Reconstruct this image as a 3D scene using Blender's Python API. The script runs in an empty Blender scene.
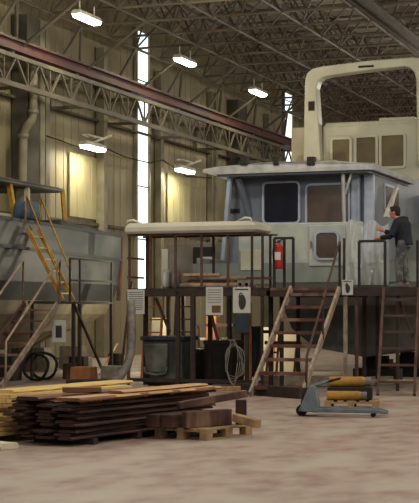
import bpy, bmesh, math, random
from mathutils import Vector, Matrix
random.seed(7)
sc = bpy.context.scene
COL = sc.collection
# ------------------------------------------------------------------ frame of the hall
F = 1500.0; CX = 209.5; HY = 310.0; EYE = 1.6
TH = math.atan(551.5 / F)
SU, CU = math.sin(TH), math.cos(TH)          # u runs along the hall, v across it (to the right)
def W(u, v, z=0.0): return Vector((u*SU + v*CU, u*CU - v*SU, z))
def hv(px, py, U):                            # plane u = U  -> (v, z)
    k = (px-CX)/F; D = U/(SU*k+CU)
    return CU*k*D - SU*D, EYE+(HY-py)/F*D
def hu(px, py, V):                            # plane v = V  -> (u, z)
    k = (px-CX)/F; D = V/(CU*k-SU)
    return SU*k*D + CU*D, EYE+(HY-py)/F*D
def gp(px, py, z=0.0):                        # point on level z -> (X, Y)
    D = (EYE-z)*F/(py-HY)
    return (px-CX)/F*D, D
def lin(c):
    return tuple(((x/255)/12.92 if x/255 <= .04045 else ((x/255+.055)/1.055)**2.4) for x in c) + (1,)

# ------------------------------------------------------------------ materials
def mat(name, c, rough=.7, metal=0, c2=None, scale=4, stretch=(1,1,1), bump=0, emit=0, alpha=1, detail=6, contrast=(.35,.65), spec=.3, dirt=None):
    m = bpy.data.materials.new(name); m.use_nodes = True
    nt = m.node_tree; b = nt.nodes['Principled BSDF']
    b.inputs['Roughness'].default_value = rough; b.inputs['Metallic'].default_value = metal
    b.inputs['Specular IOR Level'].default_value = spec
    col = lin(c)
    if c2 is None: c2 = tuple(min(255, x*.82) for x in c)
    tc = nt.nodes.new('ShaderNodeTexCoord'); mp = nt.nodes.new('ShaderNodeMapping')
    mp.inputs['Scale'].default_value = stretch
    nt.links.new(tc.outputs['Object'], mp.inputs['Vector'])
    n = nt.nodes.new('ShaderNodeTexNoise'); n.inputs['Scale'].default_value = scale; n.inputs['Detail'].default_value = detail
    nt.links.new(mp.outputs['Vector'], n.inputs['Vector'])
    r = nt.nodes.new('ShaderNodeMapRange'); r.inputs['From Min'].default_value = contrast[0]; r.inputs['From Max'].default_value = contrast[1]
    nt.links.new(n.outputs['Fac'], r.inputs['Value'])
    mx = nt.nodes.new('ShaderNodeMix'); mx.data_type = 'RGBA'
    mx.inputs['A'].default_value = col; mx.inputs['B'].default_value = lin(c2)
    nt.links.new(r.outputs['Result'], mx.inputs['Factor'])
    out = mx.outputs['Result']
    if dirt:
        n2 = nt.nodes.new('ShaderNodeTexNoise'); n2.inputs['Scale'].default_value = scale*.31; n2.inputs['Detail'].default_value = 8
        nt.links.new(mp.outputs['Vector'], n2.inputs['Vector'])
        r2 = nt.nodes.new('ShaderNodeMapRange'); r2.inputs['From Min'].default_value = .5; r2.inputs['From Max'].default_value = .68
        nt.links.new(n2.outputs['Fac'], r2.inputs['Value'])
        m2 = nt.nodes.new('ShaderNodeMix'); m2.data_type = 'RGBA'
        nt.links.new(out, m2.inputs['A']); m2.inputs['B'].default_value = lin(dirt)
        nt.links.new(r2.outputs['Result'], m2.inputs['Factor']); out = m2.outputs['Result']
    nt.links.new(out, b.inputs['Base Color'])
    if bump:
        bp = nt.nodes.new('ShaderNodeBump'); bp.inputs['Strength'].default_value = bump; bp.inputs['Distance'].default_value = .03
        nt.links.new(n.outputs['Fac'], bp.inputs['Height']); nt.links.new(bp.outputs['Normal'], b.inputs['Normal'])
    if emit:
        b.inputs['Emission Color'].default_value = col; b.inputs['Emission Strength'].default_value = emit
    if alpha < 1: b.inputs['Alpha'].default_value = alpha
    return m
M = {}
M['floor'] = mat('floor_paint', (146,131,120), .6, c2=(122,97,89), scale=3.2, stretch=(1.0,.55,1), bump=.25, contrast=(.40,.68), dirt=(150,143,130), detail=14)
M['wall'] = mat('wall_sheet', (134,125,98), .6, c2=(118,109,84), scale=.5, stretch=(1,1,.25), dirt=(116,106,80))
M['lit_panel'] = mat('lit_panel_sheet', (146,138,104), .6, c2=(134,126,94), scale=.8)
M['trim'] = mat('painted_steel', (122,116,94), .6, c2=(96,90,72), scale=1.5)
M['trim_dark'] = mat('dark_column', (74,70,58), .7, c2=(56,52,44), scale=1.5)
M['roof'] = mat('roof_sheet', (184,176,162), .8, c2=(160,152,140), scale=.3, stretch=(1,6,1))
M['truss'] = mat('truss_tube', (106,97,83), .55, c2=(78,70,59), scale=.8)
M['truss_l'] = mat('lattice_tube', (96,89,74), .5, c2=(76,70,58), scale=.8)
M['red_beam'] = mat('red_beam', (88,54,49), .6, c2=(70,45,41), scale=1.2)
M['rail'] = mat('rail_steel', (92,87,77), .5, c2=(70,66,58))
M['window'] = mat('bright_window', (214,228,230), .3, emit=2.2)
M['lamp'] = mat('lamp_glow', (255,248,220), .3, emit=14)
M['white_metal'] = mat('white_enamel', (196,194,180), .5)
M['hullgrey'] = mat('grey_primer_hull', (68,72,73), .55, c2=(56,60,62), scale=1.2, stretch=(1,1,2.2), dirt=(98,99,94))
M['hullgrey_low'] = mat('dark_band_hull', (54,58,59), .6, c2=(46,49,51), scale=1.2)
M['hull_bottom'] = mat('pale_hull_bottom', (142,134,108), .7, c2=(112,106,88), scale=1.5, dirt=(92,86,72))
M['darkhull'] = mat('dark_hull_paint', (88,85,78), .6, c2=(70,68,64), scale=1.0, dirt=(84,82,74))
M['silver'] = mat('silver_panel', (164,168,158), .42, c2=(138,144,137), scale=1.6, spec=.5)
M['silver2'] = mat('grey_frame_panel', (126,134,126), .5, c2=(108,116,110), scale=2)
M['film'] = mat('film_wrapped_grey', (168,168,162), .38, c2=(136,138,134), scale=3.5, stretch=(1,2.5,1), bump=.5, spec=.5)
M['cabin'] = mat('cabin_grey', (108,114,122), .5, c2=(90,96,106), scale=1.4)
M['cabin_light'] = mat('pale_frame', (162,170,182), .45, c2=(136,144,160), scale=2)
M['cream'] = mat('cream_gelcoat', (190,188,166), .5, c2=(172,170,150), scale=1.2)
M['cream_d'] = mat('dull_cream_gelcoat', (172,164,140), .55, c2=(150,142,120), scale=1.2)
M['slab'] = mat('slab_laminate', (178,174,156), .5, c2=(158,153,136), scale=1.2)
M['slab_under'] = mat('raw_laminate', (128,104,70), .8, c2=(104,82,54), scale=3)
M['glass_blue'] = mat('dark_glass', (22,26,40), .08, spec=.6, c2=(18,20,30))
M['glass_brown'] = mat('brown_glass', (84,64,46), .15, c2=(62,48,36), spec=.6, scale=2)
M['glass_tan'] = mat('papered_window', (104,92,62), .5, c2=(88,78,52), scale=2)
M['rust'] = mat('rusty_steel', (80,58,48), .75, c2=(58,43,37), scale=6, dirt=(96,66,50))
M['rust_d'] = mat('dark_rusty_steel', (56,42,37), .75, c2=(40,32,30), scale=6)
M['worn'] = mat('worn_pale_steel', (152,138,120), .55, c2=(118,100,86), scale=6)
M['tread'] = mat('red_tread', (96,58,50), .7, c2=(70,46,40), scale=6, dirt=(122,98,84))
M['black'] = mat('black_steel', (32,30,29), .6)
M['yellow'] = mat('yellow_paint', (172,136,52), .55, c2=(140,104,40), scale=6)
M['yellow_c'] = mat('yellow_cylinder_paint', (160,120,44), .5, c2=(124,90,36), scale=5)
M['paper'] = mat('paper', (176,176,168), .8, c2=(164,164,158))
M['ink'] = mat('ink', (52,52,54), .8)
M['ink_brown'] = mat('brown_print', (110,72,48), .8)
M['wood_dark'] = mat('dark_timber_edge', (62,39,32), .85, c2=(40,26,22), scale=5, stretch=(1,.3,3), bump=.4, dirt=(84,56,44))
M['wood_mid'] = mat('brown_timber', (120,82,58), .75, c2=(88,58,42), scale=3, stretch=(4,.3,1), bump=.2)
M['wood_red'] = mat('red_brown_timber', (78,52,43), .75, c2=(54,37,31), scale=3, stretch=(3,3,1), bump=.2, dirt=(120,96,76))
M['wood_tan'] = mat('tan_timber_face', (184,148,104), .75, c2=(150,114,78), scale=3, stretch=(4,.3,1), bump=.15)
M['wood_pale'] = mat('pale_timber', (202,176,112), .75, c2=(176,146,86), scale=3, stretch=(4,.3,1), bump=.15)
M['wood_white'] = mat('bleached_timber', (196,188,168), .75, c2=(170,160,138), scale=3, stretch=(4,.3,1))
M['pallet'] = mat('pallet_wood', (158,132,94), .8, c2=(122,98,68), scale=5, bump=.2)
M['red'] = mat('extinguisher_red', (150,30,30), .4)
M['jack'] = mat('blue_grey_paint', (96,106,112), .5, c2=(76,84,90), scale=6)
M['rubber'] = mat('black_rubber', (26,26,27), .8)
M['bin'] = mat('grey_green_plastic', (56,60,57), .6, c2=(44,48,46), scale=4, dirt=(100,104,92))
M['bin_l'] = mat('worn_bin_face', (100,102,90), .6, c2=(58,63,60), scale=2.2)
M['hose'] = mat('grey_hose', (110,106,98), .6, c2=(84,80,76), scale=8)
M['cable'] = mat('grey_cable', (132,128,120), .6)
M['blue'] = mat('blue_cloth', (72,88,112), .8, c2=(54,66,88), scale=6)
M['skin'] = mat('skin', (170,124,98), .55, c2=(156,110,86), scale=8)
M['hair'] = mat('black_hair', (22,20,20), .7, scale=20)
M['jacket'] = mat('navy_jacket', (27,31,43), .8, c2=(19,22,31), scale=9, bump=.4)
M['trouser'] = mat('grey_trousers', (96,97,95), .85, c2=(60,63,64), scale=9, contrast=(.42,.58))
M['shoe'] = mat('dull_shoe', (96,94,88), .7)
M['navybox'] = mat('navy_blue_sheet', (44,54,62), .7, c2=(32,40,46))
M['crate'] = mat('dark_crate', (44,36,30), .8, c2=(32,27,24))
M['concrete'] = mat('concrete_block', (134,128,112), .85, c2=(108,102,90), scale=6)
M['cardboard'] = mat('orange_brown_board', (150,98,62), .8, c2=(122,78,50))
M['greyitem'] = mat('grey_laminate', (122,116,104), .7, c2=(98,92,82), scale=2)
# clear plastic sheeting: a thin glossy translucent film
def film_mat():
    m = bpy.data.materials.new('clear_plastic_sheet'); m.use_nodes = True
    nt = m.node_tree; b = nt.nodes['Principled BSDF']; o = nt.nodes['Material Output']
    b.inputs['Base Color'].default_value = lin((176,180,176)); b.inputs['Roughness'].default_value = .16
    t = nt.nodes.new('ShaderNodeBsdfTransparent'); mx = nt.nodes.new('ShaderNodeMixShader')
    n = nt.nodes.new('ShaderNodeTexNoise'); n.inputs['Scale'].default_value = 2.5
    r = nt.nodes.new('ShaderNodeMapRange'); r.inputs['To Min'].default_value = .3; r.inputs['To Max'].default_value = .8
    nt.links.new(n.outputs['Fac'], r.inputs['Value']); nt.links.new(r.outputs['Result'], mx.inputs['Fac'])
    nt.links.new(t.outputs[0], mx.inputs[1]); nt.links.new(b.outputs[0], mx.inputs[2]); nt.links.new(mx.outputs[0], o.inputs['Surface'])
    return m
M['sheet'] = film_mat()

# ------------------------------------------------------------------ mesh builder
class MB:
    def __init__(s): s.bm = bmesh.new(); s.mi = 0
    def face(s, vs):
        try:
            f = s.bm.faces.new(vs); f.material_index = s.mi; return f
        except ValueError: return None
    def hexa(s, p):
        v = [s.bm.verts.new(q) for q in p]
        for q in ((3,2,1,0),(4,5,6,7),(0,1,5,4),(1,2,6,5),(2,3,7,6),(3,0,4,7)): s.face([v[i] for i in q])
        return s
    def box(s, x0, x1, y0, y1, z0, z1):
        return s.hexa([(x0,y0,z0),(x1,y0,z0),(x1,y1,z0),(x0,y1,z0),(x0,y0,z1),(x1,y0,z1),(x1,y1,z1),(x0,y1,z1)])
    def bar(s, p, q, w, h=None, up=(0,0,1)):
        p, q = Vector(p), Vector(q); d = (q-p).normalized(); up = Vector(up)
        if abs(d.dot(up)) > .98: up = Vector((0,1,0))
        a = d.cross(up).normalized()*(w/2); b = a.cross(d).normalized()*((h or w)/2)
        return s.hexa([p-a-b,p+a-b,p+a+b,p-a+b,q-a-b,q+a-b,q+a+b,q-a+b])
    def tube(s, p, q, r, n=8, r2=None, cap=True):
        return s.path([p, q], [r, r if r2 is None else r2], n, cap)
    def path(s, pts, r, n=8, cap=True):
        pts = [Vector(p) for p in pts]
        if not isinstance(r, (list, tuple)): r = [r]*len(pts)
        rings = []; ref = None
        for i, p in enumerate(pts):
            d = (pts[min(i+1,len(pts)-1)]-pts[max(i-1,0)])
            d = d.normalized() if d.length > 1e-9 else Vector((0,0,1))
            if ref is None: ref = Vector((0,0,1)) if abs(d.z) < .9 else Vector((1,0,0))
            a = d.cross(ref)
            if a.length < 1e-4: a = d.cross(Vector((.3,.9,.2)))
            a.normalize(); b = d.cross(a).normalized(); ref = a.cross(d)
            rings.append([s.bm.verts.new(p+(a*math.cos(t)+b*math.sin(t))*r[i]) for t in [2*math.pi*j/n for j in range(n)]])
        return s.skin(rings, cap)
    def skin(s, rings, cap=True, closed=True):
        n = len(rings[0])
        for A, B in zip(rings, rings[1:]):
            for j in range(n if closed else n-1):
                s.face([A[j],A[(j+1)%n],B[(j+1)%n],B[j]])
        if cap and closed:
            s.face(rings[0][::-1]); s.face(rings[-1])
        return s
    def loft(s, rings, cap=True, closed=True):
        return s.skin([[s.bm.verts.new(p) for p in r] for r in rings], cap, closed)
    def prism(s, poly, f, a, b):               # f(p2d, t) -> 3d
        return s.loft([[f(p, a) for p in poly], [f(p, b) for p in poly]])
    def ball(s, c, rx, ry=None, rz=None, n=10, m=7):
        ry = ry or rx; rz = rz or rx; c = Vector(c)
        rings = [[c+Vector((rx*math.sin(math.pi*(i/m))*math.cos(2*math.pi*j/n), ry*math.sin(math.pi*(i/m))*math.sin(2*math.pi*j/n), rz*math.cos(math.pi*(i/m)))) for j in range(n)] for i in range(m+1)]
        rings[0] = [p+Vector((0,0,0)) for p in rings[0]]
        s.loft(rings[1:-1]); return s
    def build(s, name, m, parent=None, smooth=False, bevel=0, weld=False):
        if weld: bmesh.ops.remove_doubles(s.bm, verts=s.bm.verts, dist=1e-4)
        bmesh.ops.recalc_face_normals(s.bm, faces=s.bm.faces)
        me = bpy.data.meshes.new(name); s.bm.to_mesh(me); s.bm.free()
        for x in (m if isinstance(m, list) else [m]): me.materials.append(M[x])
        if smooth:
            for p in me.polygons: p.use_smooth = True
        o = bpy.data.objects.new(name, me); COL.objects.link(o)
        if parent: o.parent = parent
        if bevel:
            b = o.modifiers.new('bevel', 'BEVEL'); b.width = bevel; b.segments = 2; b.limit_method = 'ANGLE'
        return o
def thing(name, label, cat, loc=(0,0,0), rz=-TH, group=None):
    o = bpy.data.objects.new(name, None); COL.objects.link(o); o.empty_display_size = .2
    o.location = loc; o.rotation_euler = (0,0,rz); tag(o, label, cat, group); return o
def tag(o, label, cat, group=None, loc=None, rz=None):
    o['label'] = label; o['category'] = cat
    if group: o['group'] = group
    if loc is not None: o.location = loc
    if rz is not None: o.rotation_euler = (0,0,rz)
    return o
def struct(o, loc=None, rz=None):
    o['kind'] = 'structure'
    if loc is not None: o.location = loc
    if rz is not None: o.rotation_euler = (0,0,rz)
    return o
def copy_tree(o, parent=None):
    c = o.copy(); COL.objects.link(c)
    if parent: c.parent = parent
    for ch in list(o.children): copy_tree(ch, c)
    return c
O0 = Vector((0,0,0))

# ------------------------------------------------------------------ the hall
VW = -21.0; VR = 19.0; UE = 96.0; UB = -6.0
b = MB(); b.box(VW-.3, VR+.3, UB-20, UE+.3, -.2, 0); struct(b.build('floor', 'floor'), O0, -TH)
# ribbed sheet wall on the left: deep vertical ribs every 0.45 m
b = MB(); prof = []; u = UB
while u < UE:
    prof += [(u,0),(u+.5,0),(u+.515,.022),(u+.555,.022)]; u += .57
b.loft([[(VW+d, uu, 0) for uu, d in prof], [(VW+d, uu, 13.4) for uu, d in prof]], closed=False)
b.box(VW-.2, VW-.05, UB, UE, 0, 13.4)
wall = struct(b.build('wall_left', 'wall'), O0, -TH)
b = MB(); b.box(VW-.2, VR, UE, UE+.2, 0, 13.4); struct(b.build('wall_back', 'wall'), O0, -TH)
b = MB(); b.box(VR, VR+.2, UB, UE, 0, 13.4); struct(b.build('wall_right', 'wall'), O0, -TH)
ZR = 10.6; DP = 1.7; MO = 2.2
b = MB(); b.box(VW-.2, VR, UB-2, UE, ZR+DP+.25, ZR+DP+.4)
u = UB
while u < UE: b.box(VW, VR, u, u+.08, ZR+DP+.12, ZR+DP+.26); u += MO/2
ceil = struct(b.build('ceiling', 'roof'), O0, -TH)
# space frame
us = [30+MO*i for i in range(26)]; vs = [VW+.8+MO*j for j in range(18)]
bc, tc_, wb = MB(), MB(), MB()
for j, v in enumerate(vs): bc.tube((v,us[0],ZR),(v,us[-1],ZR),.045,6)
for i, u in enumerate(us): bc.tube((vs[0],u,ZR),(vs[-1],u,ZR),.045,6)
for j in range(len(vs)-1): tc_.tube((vs[j]+MO/2,us[0]+MO/2,ZR+DP),(vs[j]+MO/2,us[-1]-MO/2,ZR+DP),.045,6)
for i in range(len(us)-1): tc_.tube((vs[0]+MO/2,us[i]+MO/2,ZR+DP),(vs[-1]-MO/2,us[i]+MO/2,ZR+DP),.045,6)
for i in range(len(us)-1):
    for j in range(len(vs)-1):
        t = (vs[j]+MO/2, us[i]+MO/2, ZR+DP)
        for a in (0,1):
            for c in (0,1): wb.tube((vs[j+a],us[i+c],ZR), t, .036, 5)
nb = MB()
for u in us:
    for v in vs: nb.ball((v,u,ZR), .085, n=6, m=4)
kb = MB(); u = us[0]; i = 0
while u < 90:
    kb.tube((vs[0],u,ZR),(VW+.3,u-.9,ZR-1.5),.05,6); kb.tube((vs[0],u,ZR),(VW+.3,u+.9,ZR-1.5),.05,6); kb.tube((vs[1],u,ZR),(VW+.75,u,ZR-1.55),.05,6); u += MO*2
kb.build('knee_brace','truss_l',ceil)['kind'] = 'structure'
for o in (bc.build('bottom_chord','truss',ceil), tc_.build('top_chord','truss',ceil), wb.build('truss_web','truss',ceil), nb.build('truss_node','truss',ceil)): o['kind'] = 'structure'
# windows: tall bright strips
def strip(n, x0, x1, ytop, ybot):
    u0, z1 = hu(x0, ytop, VW+.1); u1, _ = hu(x1, ytop, VW+.1); _, z0 = hu(x0, ybot, VW+.1)
    b = MB(); b.box(VW+.055, VW+.09, u0, u1, z0, z1); w = struct(b.build('window_%d' % n, 'window'), O0, -TH)
    f = MB()
    for uu in (u0-.06, u1+.06): f.box(VW+.05, VW+.16, uu-.06, uu+.06, z0-.1, z1+.1)
    zz = z0
    while zz < z1+.1: f.box(VW+.06, VW+.11, u0, u1, zz-.025, zz+.025); zz += 1.9
    f.build('window_frame', 'trim', w)
strip(1, 136.5, 148.0, 30, 292); strip(2, 284, 292, 92, 262)
# wall columns, mullions and rails (steelwork of the wall)
tn = [0]
def trim(b, m): tn[0] += 1; return struct(b.build('trim_%d' % tn[0], m), O0, -TH)
for x0, x1, m, d in ((27,39,'trim_dark',.55),(40.5,45,'trim',.5),(46,50,'trim',.35),(104,107.5,'trim',.35),(161,164,'trim',.3),(212,213.5,'trim',.25),(216,218,'trim',.3),(238,247,'trim_dark',.5),(269,272,'trim',.3)):
    ua, _ = hu(x0, 200, VW+d); ub, _ = hu(x1, 200, VW+d)
    b = MB(); b.box(VW+.05, VW+d, ua, ub, 0, 10.4); trim(b, m)
for zz, hh in ((4.4,.10),(7.9,.08)):
    b = MB(); b.box(VW+.05, VW+.17, 30, UE, zz, zz+hh); trim(b, 'trim_dark')
for x0, x1, yt, yb in ((70,104,152,216),(168,191,173,222)):   # sheet panels in a lighter colour that paints in the lamp pools
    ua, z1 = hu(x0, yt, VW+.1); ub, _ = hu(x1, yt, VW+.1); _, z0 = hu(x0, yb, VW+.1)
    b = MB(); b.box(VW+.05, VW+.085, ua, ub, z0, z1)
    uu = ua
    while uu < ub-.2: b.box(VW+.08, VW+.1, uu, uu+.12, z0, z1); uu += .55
    trim(b, 'lit_panel')
# drain pipe
dp = thing('drain_pipe', 'grey vertical drainpipe with elbow on the dark column behind left boat', 'pipe', O0)
def PU(px, py, V): u, z = hu(px, py, V); return (V, u, z)
q = [PU(33,60,VW+.68), PU(33,112,VW+.68), PU(32,120,VW+.68), PU(26,128,VW+.68), PU(23,136,VW+.68), PU(22,196,VW+.68)]
q.append((q[-1][0], q[-1][1], 0))
b = MB(); b.path(q, .13, 10); b.build('pipe', 'trim', dp, smooth=True)
for p in (q[1], q[4], q[5]): b = MB(); b.tube((p[0],p[1],p[2]-.06),(p[0],p[1],p[2]+.06),.17,10); b.build('coupling', 'trim', dp, smooth=True)
b = MB(); ps = [PU(47,136,VW+.45), PU(62,141,VW+.4), PU(92,152,VW+.3), PU(105.5,148,VW+.38), PU(125,157,VW+.25), PU(150,163,VW+.25), PU(163,160,VW+.36), PU(186,176,VW+.3), PU(212,178,VW+.3)]
b.path(ps, .022, 6); tag(b.build('cable','rubber',smooth=True), 'thin dark power cable strung along the left wall past the wall lamps', 'cable', None, O0, -TH)
# crane runway along the left wall
VC = VW+1.0
cr = thing('crane_runway', 'long dark red crane runway beam with lattice girder along left wall', 'crane beam', O0)
zb = hu(60,62,VC)[1]
U0, U1 = 24, 92
b = MB()
for za, zc, w in ((zb-.17,zb-.13,.3),(zb-.13,zb+.13,.03),(zb+.13,zb+.17,.3)): b.box(VC-w/2, VC+w/2, U0, U1, za, zc)
b.build('beam', 'red_beam', cr)
b = MB(); b.box(VC-.05, VC+.05, U0, U1, zb+.17, zb+.24); b.build('crane_rail', 'rail', cr)
zt, zl = zb-.42, zb-1.22
b = MB(); b.bar((VC+.35,U0,zt),(VC+.35,U1,zt),.10,.12); b.build('top_chord', 'truss_l', cr)
b = MB(); b.bar((VC+.35,U0,zl),(VC+.35,U1,zl),.10,.14); b.build('bottom_chord', 'truss_l', cr)
b = MB(); u = U0; k = 0
while u < U1-1:
    b.bar((VC+.35,u,zl),(VC+.35,u+.72,zt),.06); b.bar((VC+.35,u+.72,zt),(VC+.35,u+1.44,zl),.06); b.bar((VC+.35,u,zl),(VC+.35,u,zt),.045); u += 1.44
b.build('lattice', 'truss_l', cr)
u = U0+1.2; pu = q[1][1]
while u < U1:
  if abs(u-pu) > .6: b = MB(); b.bar((VC+.35,u,zt),(VW+.1,u,zt),.12); b.bar((VC,u,zt),(VC,u,zb-.17),.12); b.bar((VC+.35,u,zl),(VW+.1,u,zl),.1); b.bar((VW+.1,u,zt),(VW+.1,u,zl),.1); b.build('bracket', 'truss', cr)
  u += 4.3
# hoist rail below the roof at upper right
uu0, zz0 = hu(384, 20, 1.0)
hr = thing('hoist_rail', 'pale steel hoist rail under roof truss at upper right', 'crane rail', O0)
k = (390-CX)/F; Dh = 28.5*(ZR-.45-EYE)/28.5
VH = None
Dh = (ZR-.35-EYE)*F/(HY-22); vh = CU*(388-CX)/F*Dh - SU*Dh
b = MB()
for dx, h in ((-.12,.06),(.12,.06)): b.box(vh+dx-.045, vh+dx+.045, 26, 84, ZR-.5, ZR-.45); b.box(vh+dx-.015, vh+dx+.015, 26, 84, ZR-.44, ZR-.26); b.box(vh+dx-.045, vh+dx+.045, 26, 84, ZR-.26, ZR-.21)
b.build('beam', 'rail', hr)
u = us[0]
while u < 82: b = MB(); b.bar((vh-.25,u,ZR-.17),(vh+.25,u,ZR-.17),.08); b.bar((vh,u,ZR-.14),(vh,u,ZR-.05),.06); b.build('hanger', 'truss', hr); u += MO*2

# lamps
def hall_lamp(name, label, px, py, z, group, hang):
    D = (z-EYE)*F/(HY-py); X = (px-CX)/F*D
    t = thing(name, label, 'lamp', (X, D, z), math.pi/2-TH, group)
    b = MB(); b.loft([[(-.72,-.12,.12),(.72,-.12,.12),(.72,.12,.12),(-.72,.12,.12)],[(-.76,-.17,0),(.76,-.17,0),(.76,.17,0),(-.76,.17,0)]]); b.build('housing', 'white_metal', t, bevel=.01)
    b = MB(); b.loft([[(-.72,-.15,0),(.72,-.15,0),(.72,.15,0),(-.72,.15,0)],[(-.69,-.12,-.1),(.69,-.12,-.1),(.69,.12,-.1),(-.69,.12,-.1)]]); b.build('diffuser', 'lamp', t, bevel=.01)
    if hang:
        for sx in (-.5,.5): b = MB(); b.tube((sx,0,.12),(sx,0,ZR-z-.08),.02,6); b.build('hanger', 'white_metal', t)
    else:
        b = MB(); b.bar((.0,.0,.14),(.0,-.65,.34),.06); b.bar((-.6,0,.14),(.6,0,.14),.05); b.build('bracket', 'white_metal', t)
        b = MB(); b.box(-.6,.6,-.1,.1,.3,.36); b.build('reflector', 'white_metal', t)
    l = bpy.data.lights.new('lamp_light', 'AREA'); l.shape = 'RECTANGLE'; l.size = 1.4; l.size_y = .25; l.color = (1,.92,.70)
    l.energy = 170 if not hang else 110
    lo = bpy.data.objects.new('lamp_light', l); COL.objects.link(lo); lo.parent = t; lo.location = (0,0,-.13)
    return X, D
for px, py, lb in ((87,18,'hanging hall lamp nearest the camera above the red crane beam'),(185,61,'hanging hall lamp in the middle of the roof row'),(258,92,'farthest hanging hall lamp, above the left end of the grey roof')):
    hall_lamp('hall_lamp', lb, px, py, 10.1, 'lamps hanging under the roof', True)
DWL = lambda px: VW/(CU*(px-CX)/F-SU)
for px, py, lb in ((93,147,'wall lamp glowing on the panel behind the left boat'),(185,170,'wall lamp glowing right of the tall bright window')):
    v_ = VW+.8; u_, z_ = hu(px, py, v_)
    hall_lamp('wall_lamp', lb, px, py, z_, 'lamps on the left wall', False)

# ------------------------------------------------------------------ main yacht
YU, YV = 31.0, -9.6
yt = thing('motor_yacht', 'large unfinished motor yacht in grey film with cream upper deckhouse and arch', 'boat', W(YU, YV, 0))
def L(px, py, U): v, z = hv(px, py, U); return v-YV, z          # local x, z on plane u=U
def hsec(y):
    t = max(0, (y-8)/8.0); n = 1-t**2.2*.97; rise = .9*t**2
    return [(0,.6+rise),(1.1*n,.8+rise),(1.6*n,1.2+rise*.8),(1.85*n,1.75+rise*.7),(2.0*n,2.2+rise*.6)]
b = MB(); st = [0,1,3,5,7,8.5,10,11.5,13,14.5,15.6]
rings = []
for y in st:
    h = hsec(y); c = 1.7-1.0*max(0,(y-8)/8); rings.append([(c-x,y,z) for x, z in h[::-1]]+[(c+x,y,z) for x, z in h[1:]])
b.loft(rings); b.build('hull', 'darkhull', yt, smooth=False)
b = MB(); rings = []
for y in st:
    w, z = hsec(y)[-1]; n = 1-max(0,(y-8)/8)**2.2*.97; xa = .7-2.9*n; xb = .7+3.0*n; rings.append([(xa+.05,y,z-.03),(xb-.05,y,z-.03),(xb,y,z+.42),(xa,y,z+.42)])
b.loft(rings); b.build('hull_band', 'silver2', yt)
ztop = L(330,222,31.0)[1]
xl, xr = L(238,222,31)[0], L(362,222,31)[0]
b = MB(); b.box(xl, xr, .02, .14, 2.6, ztop); b.build('transom', 'silver', yt, bevel=.02)
b = MB(); b.box(-2.15, -2.03, .1, 6.5, 2.55, 2.75); b.box(3.5, 3.62, .1, 6.5, 2.6, 3.3); b.build('bulwark', 'silver2', yt, bevel=.02)
# cream area of the transom, its lit patch put into the colour
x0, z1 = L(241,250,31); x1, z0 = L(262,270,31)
b = MB(); b.box(x0, x1, -.02, .05, z0, z1); b.build('lit_cream_patch', 'cream', yt)
# door in transom with rounded window
def rrect(x0, x1, z0, z1, r, n=5):
    o = []
    for cx, cz, a0 in ((x1-r,z1-r,0),(x0+r,z1-r,90),(x0+r,z0+r,180),(x1-r,z0+r,270)):
        for i in range(n+1):
            a = math.radians(a0+90*i/n); o.append((cx+r*math.cos(a), cz+r*math.sin(a)))
    return o
def frame_ring(b, x0, x1, z0, z1, r, w, ya, yb):
    A = rrect(x0, x1, z0, z1, r); B = rrect(x0+w, x1-w, z0+w, z1-w, max(.005, r-w)); n = len(A)
    V = [[b.bm.verts.new((p[0], y, p[1])) for p in P] for P, y in ((A,yb),(A,ya),(B,ya),(B,yb))]
    V.append(V[0])
    for P, Q in zip(V, V[1:]):
        for j in range(n): b.face([P[j],P[(j+1)%n],Q[(j+1)%n],Q[j]])
def window(parent, name, rect, U, fm, gm, r=.06, w=.06, dy=0):
    x0, z1 = L(rect[0], rect[1], U); x1, z0 = L(rect[2], rect[3], U); y = U-YU+dy
    b = MB(); frame_ring(b, x0-w, x1+w, z0-w, z1+w, r+w, w, y-.05, y+.03); f = b.build(name, fm, parent)
    b = MB(); b.prism(rrect(x0, x1, z0, z1, r), lambda p, t: (p[0], t, p[1]), y-.02, y+.01); b.build('pane', gm, f)
x0, z1 = L(309,225,31); x1, z0 = L(346,266,31)
b = MB(); b.box(x0, x1, -.03, .03, z0, z1); dr = b.build('door', 'silver', yt, bevel=.02)
window(yt, 'door_window', (317,233,338,258), 31, 'cabin_light', 'glass_brown', .1, .045, -.03)
b = MB(); hx = L(312,246,31); b.bar((hx[0],-.08,hx[1]-.06),(hx[0],-.08,hx[1]+.1),.025); b.build('handle', 'rail', dr)
# aft cabin under the roof
UB2 = 33.0; yb = UB2-YU
cx0, cx1 = L(229,180,UB2)[0], L(375,180,UB2)[0]
zc = L(300,166,UB2)[1]
b = MB(); b.box(cx0, cx1, yb, yb+5.6, 2.6, zc); b.build('cabin', 'cabin', yt, bevel=.03)
window(yt, 'window', (265,184,299,222), UB2, 'cabin_light', 'glass_blue', .08, .05, -.03)
window(yt, 'window', (308,186,349,224), UB2, 'cabin_light', 'glass_brown', .08, .05, -.03)
for xa, xb in ((352,361),(365,375)):
    b = MB(); b.box(L(xa,170,UB2)[0], L(xb,170,UB2)[0], yb-.14, yb+.02, 2.6, zc); b.build('door_post', 'cabin_light', yt, bevel=.03)
b = MB(); x, z = L(235,211,UB2); b.box(x-.12, x+.12, yb-.03, yb+.02, z-.05, z+.05); b.build('vent', 'black', yt)
# side windows
xs = cx1
for xa, xb in ((384,398),):
    ua, zt_ = hu(xa, 183, YV+xs); ub, zb_ = hu(xb, 214, YV+xs)
    b = MB(); b.box(xs-.02, xs+.03, ua-YU, ub-YU, zb_, zt_); f = b.build('side_window', 'cabin_light', yt, bevel=.01)
    b = MB(); b.box(xs+.0, xs+.04, ua-YU+.06, ub-YU-.06, zb_+.06, zt_-.06); b.build('pane', 'glass_brown', f)
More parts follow.
